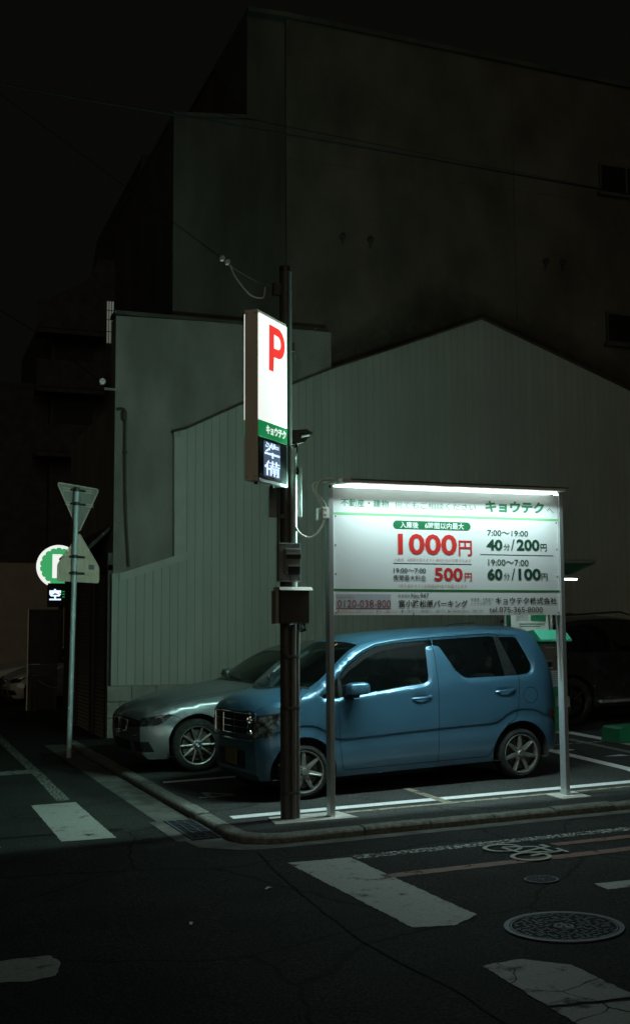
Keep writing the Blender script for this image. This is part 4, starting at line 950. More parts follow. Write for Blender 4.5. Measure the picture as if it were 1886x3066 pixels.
def wheel(parent, x, z, yo, r, rr, nsp, near, rim_m, wide=0.17, emblem=False, hubs=True):
    """wheel with its outer face at y = yo, thickness inwards; near: outer face looks to -y"""
    s_ = 1 if near else -1
    root = build('wheel', MB().lathe([(0.0001, s_ * 0.055), (rr * 0.80, s_ * 0.055), (rr * 0.80, s_ * 0.075), (0.0001, s_ * 0.075)], (x, yo, z), 'y', 36), M['disc'], parent, True)
    prof = [(rr * 1.0, s_ * 0.02), (rr * 1.03, s_ * 0.004), (rr * 1.10, s_ * -0.004), (r * 0.90, s_ * 0.0), (r * 0.965, s_ * 0.016), (r, s_ * 0.036), (r, s_ * (wide - 0.036)), (r * 0.96, s_ * (wide - 0.012)), (rr, s_ * wide), (rr, s_ * 0.02)]
    if not near: prof = prof[::-1]
    build('tyre', MB().lathe(prof, (x, yo, z), 'y', 56), M['rubber'], root, True)
    rim = MB()
    pr = [(rr * 1.02, s_ * 0.006), (rr * 1.0, s_ * -0.002), (rr * 0.955, s_ * 0.002), (rr * 0.93, s_ * 0.02), (rr * 0.90, s_ * 0.10), (rr * 0.90, s_ * 0.15)]
    rim.lathe(pr if near else pr[::-1], (x, yo, z), 'y', 56)
    rh = rr * 0.30
    ph = [(0.0001, s_ * 0.004), (rh * 0.5, s_ * 0.004), (rh * 0.60, s_ * 0.012), (rh * 0.95, s_ * 0.016), (rh, s_ * 0.05)]
    rim.lathe(ph if near else ph[::-1], (x, yo, z), 'y', 28)
    for k in range(nsp):
        a = 2 * math.pi * k / nsp + (math.pi / 2 if nsp != 10 else math.pi / 2 + math.pi / 10)
        ca, sa = math.cos(a), math.sin(a)
        w0, w1 = (rr * 0.145, rr * 0.085) if nsp == 7 else (rr * 0.075, rr * 0.055)
        def L(rad, t_, dy): return (x + rad * ca - t_ * sa, yo + s_ * dy, z + rad * sa + t_ * ca)
        r0, r1 = rh * 0.85, rr * 0.965
        rows = []
        for (rad, wd, dy) in ((r0, w0, 0.016), ((r0 + r1) / 2, (w0 + w1) / 2, 0.010), (r1, w1, 0.006)):
            rows.append([L(rad, -wd, dy + 0.03), L(rad, -wd * 0.85, dy + 0.004), L(rad, -wd * 0.25, dy), L(rad, 0, dy + 0.004), L(rad, wd * 0.25, dy), L(rad, wd * 0.85, dy + 0.004), L(rad, wd, dy + 0.03)])
        vs = sum(rows, []); fs = []
        for i in range(2):
            for j in range(6): fs.append((i * 7 + j, (i + 1) * 7 + j, (i + 1) * 7 + j + 1, i * 7 + j + 1))
        if not near: fs = [f[::-1] for f in fs]
        fs.append(tuple(range(14, 21)) if near else tuple(range(20, 13, -1)))
        rim.add(vs, fs)
    ro = build('rim', rim, rim_m, root, True)
    nut = MB()
    for k in range(4 if nsp == 7 else 5):
        a = 2 * math.pi * k / (4 if nsp == 7 else 5) + 0.6; nut.cyl((x + rh * 0.72 * math.cos(a), yo + s_ * 0.012, z + rh * 0.72 * math.sin(a)), (x + rh * 0.72 * math.cos(a), yo + s_ * 0.03, z + rh * 0.72 * math.sin(a)), rh * 0.13, seg=8)
    build('wheel_nut', nut, M['well'], ro)
    if emblem:
        em = MB(); em.lathe([(rh * 0.36, s_ * 0.003), (rh * 0.50, s_ * 0.003)] if near else [(rh * 0.50, s_ * 0.003), (rh * 0.36, s_ * 0.003)], (x, yo, z), 'y', 24, 2)
        for q in range(4):
            pts = [(x, yo + s_ * 0.0025, z)] + [(x + rh * 0.36 * math.cos(R(90 * q + 15 * j)), yo + s_ * 0.0025, z + rh * 0.36 * math.sin(R(90 * q + 15 * j))) for j in range(7)]
            em.add(pts, [tuple(range(8))] if near else [tuple(range(7, -1, -1))], q % 2)
        build('emblem', em, [M['emblem_blue'], M['emblem_white'], M['trim']], ro)
    return root

def build_car(root, S):
    """skin of a car in its own space: x nose to tail, y across (near side low), z up"""
    yc = S['yc']; acc = Acc(); ze = S['ze']; zc = S['zc']; H = S['half']
    x0, x1 = ze[0][0], ze[-1][0]
    dlo = S['dlo']; char = S.get('char')
    def wid(x, z, edge=False):
        y = H
        y -= S.get('tuck', 0.03) * max(0, (S['sill'] + 0.25 - z) / 0.25) ** 2
        zb = S['belt']; y -= S['tumble'] * max(0, (z - zb) / 0.55) ** 1.25
        y -= 0.012 * max(0, (zb - 0.22 - z) / 0.4) ** 2
        fx, fl_, fa = S['fplan']
        if x < fx: q = min(0.985, (fx - x) / fl_); y -= fa * (1 - math.sqrt(1 - q * q))
        rx, rl_, ra = S['rplan']
        if x > rx: q = min(0.985, (x - rx) / rl_); y -= ra * (1 - math.sqrt(1 - q * q))
        zt = interp(ze, x); r_ = S['fillet'](x); d = zt - z
        if d < r_: q = min(1.0, max(0, (r_ - d) / r_)) * 0.95; y -= r_ * (1 - math.sqrt(1 - q * q))
        sd = min([sdist((x, z), p) for p in dlo]) if dlo else 1
        y -= 0.026 * smooth01((S['ledge'] - sd) / S['ledge'])
        if char:
            dz = interp(char, x) - z
            y -= 0.013 * smooth01((dz + 0.004) / 0.018) * (1 - smooth01((dz - 0.03) / 0.13))
        for (cx, cz, cr) in S['arches']:
            d_ = math.hypot(x - cx, z - cz) - cr
            if 0 <= d_ < 0.05 and z > 0.2: y += 0.007 * smooth01(1 - d_ / 0.05)
        for (hx, hz, ha, hb) in S.get('cups', []):
            q = ((x - hx) / ha) ** 2 + ((z - hz) / hb) ** 2
            if q < 1: y -= 0.022 * (1 - q)
        return y
    h = S['h']
    # sides
    seams = S['seams']; loops = [p for p in dlo] + [offset_poly(p, S['ledge'] * 0.5) for p in dlo] + [offset_poly(p, S['ledge']) for p in dlo]
    loops += [buf(l_, S.get('gap', 0.008)) for l_ in seams] + [p for _, p, _ in S['side_regions']]
    if char:
        for dz in (0.0, -0.014): loops.append([(x, z + dz) for x, z in char] + [(x, z + dz - 0.0006) for x, z in char[::-1]])
    for (hx, hz, ha, hb) in S.get('cups', []): loops.append([(hx + ha * math.cos(k * 0.628), hz + hb * math.sin(k * 0.628)) for k in range(10)])
    V2, T = cdt_patch(S['outline'], loops, h)
    for near in (True, False):
        sfx = '' if near else '_far'
        def region(c):
            for key, p, mi in S['side_regions']:
                if inside(c, p): return (key + sfx if key != 'body' else 'body', mi)
            for k, p in enumerate(dlo):
                if inside(c, p): return ('window%d' % k + sfx, 0)
            for l_ in seams:
                if ldist(c, l_) < S.get('gap', 0.008) / 2: return ('body', 1)
            for key, p in S['doors']:
                if inside(c, p): return (key + sfx, 0)
            return ('body', 0)
        wmap = lambda x, z, s_=(-1 if near else 1): (x, yc + s_ * wid(x, z), z)
        acc.patch(V2, T, wmap, region, not near)
    # top: bonnet, windscreen, roof
    nose = S['nose_bulge']
    def top3(x, t_):
        we = wid(x, interp(ze, x)); a = interp(ze, x); b = interp(zc, x)
        z = a + (b - a) * (1 - abs(t_) ** S.get('crown', 2.4))
        xx = x - nose * (1 - t_ * t_) * max(0, 1 - (x - x0) / 0.5) ** 2 + S.get('tail_bulge', 0.05) * (1 - t_ * t_) * max(0, 1 - (x1 - x) / 0.4) ** 2
        return (xx, yc + t_ * we, z)
    xsamp = [p[0] for p in densify(ze, h, False)]
    ws = S['screen']; rw = S.get('rear_screen')
    outl = [(x, -1.0) for x in xsamp] + [(x1, -1 + 0.1 * k) for k in range(1, 20)] + [(x, 1.0) for x in xsamp[::-1]] + [(x0, 1 - 0.1 * k) for k in range(1, 20)]
    # the domain is scaled so the grid is even
    k_ = 0.6
    sc2 = lambda p: [(x, y * k_) for x, y in p]
    V2, T = cdt_patch(sc2(outl), [sc2(ws)] + ([sc2(rw)] if rw else []) + [sc2(p) for _, p, _ in S.get('top_regions', [])] + [sc2(buf(l_, 0.012)) for l_ in S.get('top_seams', [])], h * 1.1)
    def region(c):
        c = (c[0], c[1] / k_)
        for key, p, mi in S.get('top_regions', []):
            if inside(c, p): return (key, mi)
        if inside(c, ws): return ('windscreen', 0)
        if rw and inside(c, rw): return ('rear_window', 0)
        for l_ in S.get('top_seams', []):
            if ldist(c, l_) < 0.007: return ('body', 1)
        return ('body', 0)
    acc.patch(V2, T, lambda x, y: top3(x, y / k_), region, False)
    # front
    xf = S['front']                                          # (z, x) pairs of the corner line, bottom to top
    z0f, z1f = xf[0][0], xf[-1][0]
    def front3(t_, z):
        x = interp(xf, z); return (x - nose * (1 - t_ * t_) * S['front_bulge'](z), yc + t_ * wid(x, min(z, interp(ze, x))), z)
    fo = [(-1 + 0.1 * k, z0f) for k in range(20)] + [(1, z) for z in [z0f + (z1f - z0f) * k / 16 for k in range(16)]] + [(1 - 0.1 * k, z1f) for k in range(20)] + [(-1, z1f - (z1f - z0f) * k / 16) for k in range(16)]
    V2, T = cdt_patch([(a * k_, b) for a, b in fo], [[(a * k_, b) for a, b in p] for _, p, _ in S['front_regions']], h)
    def region(c):
        c = (c[0] / k_, c[1])
        for key, p, mi in S['front_regions']:
            if inside(c, p): return (key, mi)
        return ('body', 0)
    acc.patch(V2, T, lambda a, z: front3(a / k_, z), region, True)
    # rear
    xr = S['rear']
    z0r, z1r = xr[0][0], xr[-1][0]
    def rear3(t_, z):
        x = interp(xr, z); return (x + S.get('tail_bulge', 0.05) * (1 - t_ * t_), yc + t_ * wid(x, min(z, interp(ze, x))), z)
    ro = [(-1 + 0.1 * k, z0r) for k in range(20)] + [(1, z0r + (z1r - z0r) * k / 20) for k in range(20)] + [(1 - 0.1 * k, z1r) for k in range(20)] + [(-1, z1r - (z1r - z0r) * k / 20) for k in range(20)]
    V2, T = cdt_patch([(a * k_, b) for a, b in ro], [[(a * k_, b) for a, b in p] for _, p, _ in S.get('rear_regions', [])], h * 1.5)
    def region(c):
        c = (c[0] / k_, c[1])
        for key, p, mi in S.get('rear_regions', []):
            if inside(c, p): return (key, mi)
        return ('body', 0)
    acc.patch(V2, T, lambda a, z: rear3(a / k_, z), region, False)
    P = S['paint']
    out = {'acc': acc, 'wid': wid, 'top': top3, 'front': front3}
    out['body'] = acc.make('body', 'body', [P, M['trim']], root)
    NAMES = S['names']
    for key in list(acc.d):
        if key == 'body': continue
        base = key[:-4] if key.endswith('_far') else key
        nm, mm = NAMES.get(base, ('window', M['glass'])) if not base.startswith('window') else ('window', S.get('side_glass', M['glass']))
        out[key] = acc.make(key, nm, [mm], root)
    # underside and wheel housings
    ub = MB(); a = S['under']; ub.box(a[0], a[1], yc - H + 0.16, yc + H - 0.16, S['sill'] - 0.0, S['sill'] + 0.12)
    build('underbody', ub, M['well'], root)
    for (cx, cz, cr) in S['arches']:
        for near in (True, False):
            s_ = -1 if near else 1; ww = MB(); yo = yc + s_ * (H - 0.03)
            pr = [(cr + 0.004, 0.0), (cr + 0.004, -s_ * 0.26), (0.0001, -s_ * 0.26)]
            ww.lathe(pr, (cx, yo, cz), 'y', 36); ww.v = [(v[0], v[1], max(v[2], S['sill'] + 0.015)) for v in ww.v]; build('wheel_well', ww, M['well'], root, True)
    return out

def seats(root, xs, yc, zf, dash, wheel_x, right_hand=True, big=1.0):
    dm = MB(); dm.prism([(dash - 0.25, zf - 0.05), (dash + 0.28, zf - 0.1), (dash + 0.22, zf + 0.36), (dash - 0.05, zf + 0.42), (dash - 0.25, zf + 0.36)], yc - 0.56, yc + 0.56); build('dashboard', dm, M['trim'], root)
    for x in xs:
        for s_ in (-1, 1):
            y = yc + s_ * 0.33
            sm_ = MB(); sm_.bbox(x, x + 0.46, y - 0.23, y + 0.23, zf - 0.05, zf + 0.13, 0.05)
            Mb = Matrix.Translation((x + 0.42, y, zf + 0.06)) @ Matrix.Rotation(R(14), 4, 'Y'); sm_.bbox(-0.06, 0.07, -0.22, 0.22, 0, 0.54 * big, 0.05, 0, Mb); sm_.bbox(-0.04, 0.05, -0.12, 0.12, 0.57 * big, 0.74 * big, 0.04, 0, Mb)
            build('seat', sm_, M['seat'], root, True)
    sw = MB(); y = yc + (0.33 if right_hand else -0.33)
    ax = Vector((-0.85, 0, -0.5)).normalized(); u = Vector((0, 1, 0)); v_ = ax.cross(u)
    c_ = Vector((wheel_x, y, zf + 0.40))
    sw.tube([c_ + (u * math.cos(k * math.pi / 12) + v_ * math.sin(k * math.pi / 12)) * 0.18 for k in range(25)], 0.014, 8); sw.cyl(c_, c_ + ax * 0.25, 0.03, seg=8)
    for k in (0, 2, 4): sw.cyl(c_, c_ + (u * math.cos(k * math.pi / 3 + 0.5) + v_ * math.sin(k * math.pi / 3 + 0.5)) * 0.18, 0.012, seg=6)
    build('steering_wheel', sw, M['trim'], root, True)
    build('interior_floor', MB().box(dash - 0.2, xs[-1] + 0.75, yc - 0.60, yc + 0.60, zf - 0.16, zf - 0.10), M['well'], root)

def car_thing(name, F, u, label, cat, group=None):
    """car root: F contact of the near front wheel, u the nose-to-tail direction on the ground"""
    n_ = GN; u = (Vector(u) - n_ * Vector(u).dot(n_)).normalized(); v = n_.cross(u)
    o = bpy.data.objects.new(name, None); col.objects.link(o)
    o.matrix_world = Matrix(((u.x, v.x, n_.x, F[0]), (u.y, v.y, n_.y, F[1]), (u.z, v.z, n_.z, F[2]), (0, 0, 0, 1)))
    return tag(o, label, cat, group)

# ---- the kei car
KEI_FW = [(0.20, 0.985), (0.234, 1.004), (0.348, 1.123), (0.488, 1.251), (0.579, 1.317), (0.68, 1.383), (0.832, 1.444), (1.055, 1.474), (1.363, 1.487), (1.499, 1.490), (1.502, 1.432), (1.432, 1.422), (1.418, 1.40), (1.414, 1.11), (1.404, 1.078), (1.384, 1.062), (1.35, 1.052), (0.733, 0.992), (0.341, 0.954), (0.23, 0.957)]
KEI_RW = [(1.512, 1.490), (2.189, 1.506), (2.254, 1.497), (2.342, 1.492), (2.500, 1.485), (2.528, 1.478), (2.546, 1.46), (2.642, 1.268), (2.671, 1.195), (2.672, 1.160), (2.662, 1.130), (2.640, 1.106), (2.609, 1.094), (2.496, 1.083), (2.33, 1.082), (1.874, 1.082), (1.84, 1.090), (1.811, 1.108), (1.74, 1.168), (1.605, 1.385), (1.583, 1.412), (1.56, 1.424), (1.51, 1.430)]
kei_fd = [(0.405, 0.985), (0.385, 0.949), (0.374, 0.74), (0.378, 0.538), (0.398, 0.325), (0.416, 0.270), (0.444, 0.253), (0.60, 0.253), (0.847, 0.256), (1.48, 0.258)]
kei_b = [(1.46, 1.512), (1.489, 1.442), (1.501, 1.333), (1.507, 1.0), (1.496, 0.589), (1.480, 0.258)]
kei_rd = [(1.48, 0.258), (2.06, 0.262), (2.10, 0.28), (2.169, 0.398), (2.192, 0.446), (2.32, 0.580), (2.42, 0.630), (2.448, 0.66), (2.463, 0.767), (2.484, 0.95), (2.491, 1.072)]
kei_rail = [(0.46, 1.19), (0.522, 1.262), (0.579, 1.328), (0.681, 1.402), (0.833, 1.463), (1.088, 1.501), (1.524, 1.515), (1.942, 1.527), (2.229, 1.530), (2.285, 1.520), (2.312, 1.500)]
FA, RA = (-0.005, 0.265, 0.338), (2.487, 0.260, 0.346)
kei_ze = [(-0.455, 0.865), (-0.40, 0.905), (-0.30, 0.938), (-0.20, 0.957), (-0.116, 0.972), (0.0, 1.003), (0.10, 1.04), (0.15, 1.063), (0.218, 1.112), (0.327, 1.208), (0.477, 1.333), (0.56, 1.397), (0.62, 1.430), (0.69, 1.462), (0.76, 1.484), (0.845, 1.500), (1.1, 1.530), (1.54, 1.552), (2.0, 1.566), (2.2, 1.568), (2.57, 1.556), (2.72, 1.53)]
front_c = [(-0.42, 0.20), (-0.452, 0.26), (-0.462, 0.40), (-0.470, 0.55), (-0.466, 0.70), (-0.462, 0.80), (-0.455, 0.865)]
rear_c = [(2.72, 1.53), (2.745, 1.48), (2.82, 1.355), (2.90, 1.215), (2.955, 1.06), (2.975, 0.90), (2.99, 0.66), (3.005, 0.50), (3.00, 0.36), (2.96, 0.285), (2.84, 0.265)]
kei_out = circ(*FA, 168.5, 191, 2)[::-1]
kei_out = [(-0.42, 0.20), (FA[0] - FA[2] * 0.985, 0.205)] + circ(*FA, 172, -10, 22) + [(0.335, 0.19), (0.844, 0.196), (2.139, 0.208)] + circ(*RA, 188, 4, 22) + [(2.84, 0.265)] + rear_c[::-1][1:] + kei_ze[::-1][1:] + front_c[::-1][1:-1]
kei_char = [(-0.33, 0.655), (-0.22, 0.685), (-0.125, 0.703), (-0.003, 0.717), (0.09, 0.710), (0.15, 0.695), (0.211, 0.660), (0.30, 0.595), (0.35, 0.570), (0.40, 0.562), (0.5, 0.560), (0.993, 0.577), (1.494, 0.592), (1.832, 0.600), (2.10, 0.606), (2.178, 0.614), (2.24, 0.638), (2.33, 0.690), (2.404, 0.722), (2.515, 0.735), (2.62, 0.725), (2.70, 0.705), (2.80, 0.66)]
def door_poly(a): return a
kei_doorF = kei_fd + [(1.48, 0.258)] + kei_b[::-1][1:] + [(1.088, 1.501), (0.833, 1.463), (0.681, 1.402), (0.579, 1.328), (0.522, 1.262), (0.46, 1.19)]
kei_doorR = kei_rd + [(2.31, 1.49), (2.285, 1.520), (2.229, 1.530), (1.942, 1.527), (1.524, 1.515)] + kei_b
KEI = dict(yc=0.7175, half=0.7375, sill=0.195, belt=0.98, tumble=0.088, tuck=0.03, fplan=(-0.16, 0.335, 0.24), rplan=(2.70, 0.34, 0.22), fillet=lambda x: 0.055 if x > 0.2 else 0.075, ledge=0.034, h=0.036,
    dlo=[KEI_FW, KEI_RW], char=kei_char, arches=[FA, RA], cups=[(1.300, 0.895, 0.105, 0.052), (2.303, 0.915, 0.105, 0.052)],
    outline=kei_out, ze=kei_ze,
    zc=[(-0.455, 0.872), (-0.43, 0.925), (-0.36, 0.985), (-0.28, 1.020), (-0.18, 1.052), (0.0, 1.150), (0.30, 1.328), (0.55, 1.480), (0.62, 1.515), (0.68, 1.541), (0.784, 1.570), (1.1, 1.597), (1.53, 1.612), (1.86, 1.618), (2.33, 1.622), (2.60, 1.612), (2.72, 1.590)],
    crown=2.6, nose_bulge=0.047, front_bulge=lambda z: 1.0, tail_bulge=0.10,
    seams=[kei_fd, kei_b, kei_rd, kei_rail, [(0.0, 1.0), (-0.03, 0.955), (-0.10, 0.90), (-0.19, 0.872)], [(0.12, 1.045), (0.20, 0.985), (0.27, 0.955)], [(2.62 + 0.09 * math.cos(k * 0.5236), 0.868 + 0.085 * math.sin(k * 0.5236)) for k in range(13)]],
    side_regions=[('trimA', [(2.253, 1.497), (2.312, 1.494), (2.491, 1.083), (2.332, 1.0825)], 0), ('trimB', [(0.385, 0.955), (0.425, 0.960), (0.425, 1.192), (0.385, 1.156)], 0),
        ('headlight', [(-0.50, 0.825), (-0.368, 0.832), (-0.215, 0.850), (-0.212, 0.750), (-0.288, 0.716), (-0.322, 0.610), (-0.50, 0.612)], 0),
        ('tail_lamp', [(2.86, 0.695), (3.02, 0.690), (3.02, 0.52), (2.955, 0.555)], 0)],
    doors=[('doorF', kei_doorF), ('doorR', kei_doorR)],
    screen=[(-0.155 + 0.30 * t_ * t_, t_) for t_ in [-0.93 + 0.93 * k / 6 for k in range(13)]] + [(0.60 + 0.085 * t_ * t_, t_) for t_ in [0.93 - 0.93 * k / 6 for k in range(13)]],
    top_regions=[('cowl', [(-0.19 + 0.30 * t_ * t_, t_) for t_ in [-0.95 + 0.95 * k / 6 for k in range(13)]] + [(-0.157 + 0.30 * t_ * t_, t_) for t_ in [0.95 - 0.95 * k / 6 for k in range(13)]], 0)],
    front=[(z, x) for x, z in front_c],
    front_regions=[('grille', [(-0.80, 0.635), (0.80, 0.635), (0.84, 0.835), (-0.84, 0.835)], 0), ('headlight', [(-1.01, 0.612), (-0.80, 0.612), (-0.84, 0.826), (-1.01, 0.826)], 0), ('headlight_far', [(1.01, 0.612), (0.80, 0.612), (0.84, 0.826), (1.01, 0.826)], 0),
        ('intake', [(-0.62, 0.30), (0.62, 0.30), (0.66, 0.475), (-0.66, 0.475)], 0)],
    rear=[(z, x) for x, z in rear_c[::-1]], rear_regions=[('rear_window', [(-0.8, 1.03), (0.8, 1.03), (0.76, 1.42), (-0.76, 1.42)], 0)],
    under=(-0.40, 2.9), paint=M['blue_paint'], names={'trimA': ('pillar_trim', M['trim']), 'trimB': ('pillar_trim', M['trim']), 'headlight': ('headlight', M['lamp_glass']), 'tail_lamp': ('tail_light', M['red_lens']), 'doorF': ('door', M['blue_paint']), 'doorR': ('door', M['blue_paint']), 'windscreen': ('windscreen', M['windscreen']), 'grille': ('grille', M['trim']), 'intake': ('air_intake', M['trim']), 'cowl': ('wiper_cowl', M['trim']), 'rear_window': ('rear_window', M['glass'])})
FK = (3.82986, 10.89727, 0.03288)
kei = car_thing('kei_car', FK, (0.99706, 0.07176, 0.0267), 'small blue boxy car parked beneath the lit price board', 'car')
ko = build_car(kei, KEI)
for (x, z) in ((-0.003, 0.267), (2.487, 0.262)):
    wheel(kei, x, z, 0.006, 0.267, 0.200, 7, True, M['rim']); wheel(kei, x, z, 1.429, 0.267, 0.200, 7, False, M['rim'])
seats(kei, [0.85, 1.75], 0.7175, 0.52, 0.10, 0.48, True)
dF, dR = ko['doorF'], ko['doorR']
def handle(x, z, door, paint):
    y = 0.7175 - 0.7375 - 0.004
    mb = MB(); mb.tube(spline([(x - 0.115, y + 0.014, z + 0.010), (x - 0.08, y - 0.010, z + 0.014), (x, y - 0.018, z + 0.016), (x + 0.09, y - 0.012, z + 0.022), (x + 0.12, y + 0.012, z + 0.024)], 5), 0.013, 8)
    build('door_handle', mb, paint, door, True)
handle(1.305, 0.893, dF, M['blue_paint']); handle(2.305, 0.912, dR, M['blue_paint'])
# door mirror
mm = MB()
def blob(mb, c, rx, ry, rz, n1=10, n2=16, pw=0.55):
    c = Vector(c); vs = []; fs = []
    for i in range(n1 + 1):
        a = -math.pi / 2 + math.pi * i / n1
        for j in range(n2):
            b = 2 * math.pi * j / n2
            f_ = lambda q: math.copysign(abs(q) ** pw, q)
            vs.append(c + Vector((rx * f_(math.cos(a)) * f_(math.cos(b)), ry * f_(math.cos(a)) * f_(math.sin(b)), rz * f_(math.sin(a)))))
    for i in range(n1):
        for j in range(n2): fs.append((i * n2 + j, i * n2 + (j + 1) % n2, (i + 1) * n2 + (j + 1) % n2, (i + 1) * n2 + j))
    mb.add(vs, fs)
for (yy, nm) in ((-0.150, 'side_mirror'), (1.585, 'side_mirror')):
    mm = MB(); blob(mm, (0.525, yy, 1.047), 0.118, 0.075, 0.062); mir = build(nm, mm, M['blue_paint'], kei, True)
    ma = MB(); s_ = 1 if yy < 0 else -1
    ma.bbox(0.44, 0.56, min(yy + s_ * 0.02, yy + s_ * 0.15), max(yy + s_ * 0.02, yy + s_ * 0.15), 0.955, 1.0, 0.012); build('mirror_arm', ma, M['trim'], mir)
# grille bars, badge-free
gb = MB()
for z, r_ in ((0.845, 0.009), (0.770, 0.004), (0.705, 0.004), (0.640, 0.006)):
    pts = [Vector(ko['front'](t_, z)) + Vector((-0.004, 0, 0)) for t_ in [-0.84 + 1.68 * k / 14 for k in range(15)]]; gb.tube(pts, r_, 6)
pts = [Vector(ko['front'](t_, 0.585)) + Vector((-0.006, 0, 0)) for t_ in [-0.9 + 1.8 * k / 14 for k in range(15)]]; gb.tube(pts, 0.009, 6)
for t_ in (-0.8, -0.27, 0.27, 0.8): gb.tube([Vector(ko['front'](t_, 0.64)) + Vector((-0.008, 0, 0)), Vector(ko['front'](t_, 0.83)) + Vector((-0.008, 0, 0))], 0.0035, 6)
build('chrome_bar', gb, M['chrome'], ko['grille'], True)
pl = MB(); c_ = Vector(ko['front'](0, 0.41)); pl.bbox(c_.x - 0.012, c_.x - 0.004, 0.7175 - 0.165 - 0.05, 0.7175 + 0.165 - 0.05, 0.33, 0.495, 0.003); build('license_plate', pl, M['plate_y'], kei)
ib = MB()
for z in (0.335, 0.37, 0.405, 0.44): ib.tube([Vector(ko['front'](t_, z)) + Vector((-0.004, 0, 0)) for t_ in [-0.6 + 1.2 * k / 10 for k in range(11)]], 0.006, 6)
build('intake_bar', ib, M['black_plastic'], ko['intake'], True)
# headlamp inner details
hl = MB()
for (y, x, z, r_) in ((0.165, -0.497, 0.79, 0.032), (0.155, -0.497, 0.665, 0.020)): hl.lathe([(0.0001, -0.004), (r_ * 0.7, -0.010), (r_, -0.006)], (x, y, z), 'y', 16)
hl.tube([(-0.463, 0.075, 0.822), (-0.380, 0.010, 0.828), (-0.25, -0.018, 0.842)], 0.006, 6); hl.tube([(-0.470, 0.085, 0.62), (-0.475, 0.09, 0.72), (-0.466, 0.08, 0.82)], 0.006, 6)
build('chrome_surround', hl, M['chrome'], ko['headlight'], True)
an = MB(); an.cyl((2.06, 0.72, 1.618), (2.09, 0.72, 1.645), 0.022, 0.014, 10); an.tube([(2.07, 0.72, 1.640), (2.25, 0.72, 1.648), (2.42, 0.72, 1.650)], 0.006, 6); build('antenna', an, M['black_plastic'], kei, True)
wp = MB(); wp.tube([(-0.15, 0.45, 1.075), (-0.05, 0.70, 1.13), (0.02, 0.98, 1.16)], 0.007, 6); wp.tube([(0.03, 0.10, 1.06), (0.0, 0.32, 1.10), (-0.02, 0.52, 1.13)], 0.007, 6); build('wiper', wp, M['black_plastic'], kei, True)
stk = MB(); stk.lathe([(0.0001, -0.001), (0.03, -0.001)], (0, 0, 0), 'y', 16)
c_ = Vector(ko['top'](0.55, -0.52)); stk.v = [tuple(c_ + Vector((v[0] * 0.6, v[2] * 0.8, v[0] * 0.38 + 0.012))) for v in stk.v]; build('screen_sticker', stk, mat('orange_sticker', (0.55, 0.20, 0.05), 0.5), ko['windscreen'])
for (px, pz) in ((-0.14, 0.905),): pass
vis = MB()
for pts in ([(0.41, 1.165), (0.488, 1.243), (0.579, 1.309), (0.68, 1.375), (0.832, 1.436), (1.055, 1.466), (1.40, 1.480)],):
    lo = [(x + 0.02, z - (0.05 if 0.5 < x < 1.3 else 0.03)) for x, z in pts]
    poly = pts + lo[::-1]
    y = [0.7175 - ko['wid'](x, z) - 0.012 for x, z in poly]
    vis.add([(p[0], yy, p[1]) for p, yy in zip(poly, y)], [(i, i + 1, len(poly) - 2 - i, len(poly) - 1 - i) for i in range(len(pts) - 1)])
build('window_visor', vis, M['visor'], dF)

# ---- the silver sedan behind it
SFA, SRA = (0.005, 0.31, 0.372), (2.81, 0.31, 0.372)
s_ze = [(-0.655, 0.632), (-0.60, 0.690), (-0.53, 0.725), (-0.45, 0.752), (-0.3, 0.787), (-0.127, 0.820), (0.037, 0.845), (0.258, 0.869), (0.45, 0.893), (0.60, 0.925), (0.72, 0.965), (0.80, 1.005), (0.95, 1.115), (1.106, 1.225), (1.25, 1.305), (1.4, 1.358), (1.6, 1.395), (1.9, 1.412), (2.3, 1.400), (2.65, 1.34), (3.0, 1.20), (3.25, 1.085), (3.5, 1.055), (3.74, 1.02)]
s_front = [(-0.57, 0.175), (-0.635, 0.24), (-0.66, 0.34), (-0.665, 0.45), (-0.663, 0.55), (-0.655, 0.632)]
s_rear = [(3.74, 1.02), (3.765, 0.85), (3.78, 0.6), (3.76, 0.4), (3.66, 0.25)]
s_win = [(0.86, 0.985), (0.98, 1.085), (1.12, 1.185), (1.27, 1.268), (1.42, 1.320), (1.62, 1.352), (1.9, 1.365), (2.25, 1.352), (2.6, 1.29), (2.9, 1.17), (3.02, 1.06), (2.7, 1.02), (1.8, 0.985), (1.1, 0.962)]
s_out = [(-0.57, 0.175), (SFA[0] - SFA[2] * 0.93, 0.172)] + circ(*SFA, 170, 10, 24) [1:-1] + [(SFA[0] + SFA[2] * 0.95, 0.20), (0.9, 0.19), (SRA[0] - SRA[2] * 0.95, 0.20)] + circ(*SRA, 170, 10, 24)[1:-1] + [(SRA[0] + SRA[2] * 0.95, 0.22), (3.66, 0.25)] + s_rear[::-1][1:] + s_ze[::-1][1:] + s_front[::-1][1:-1]
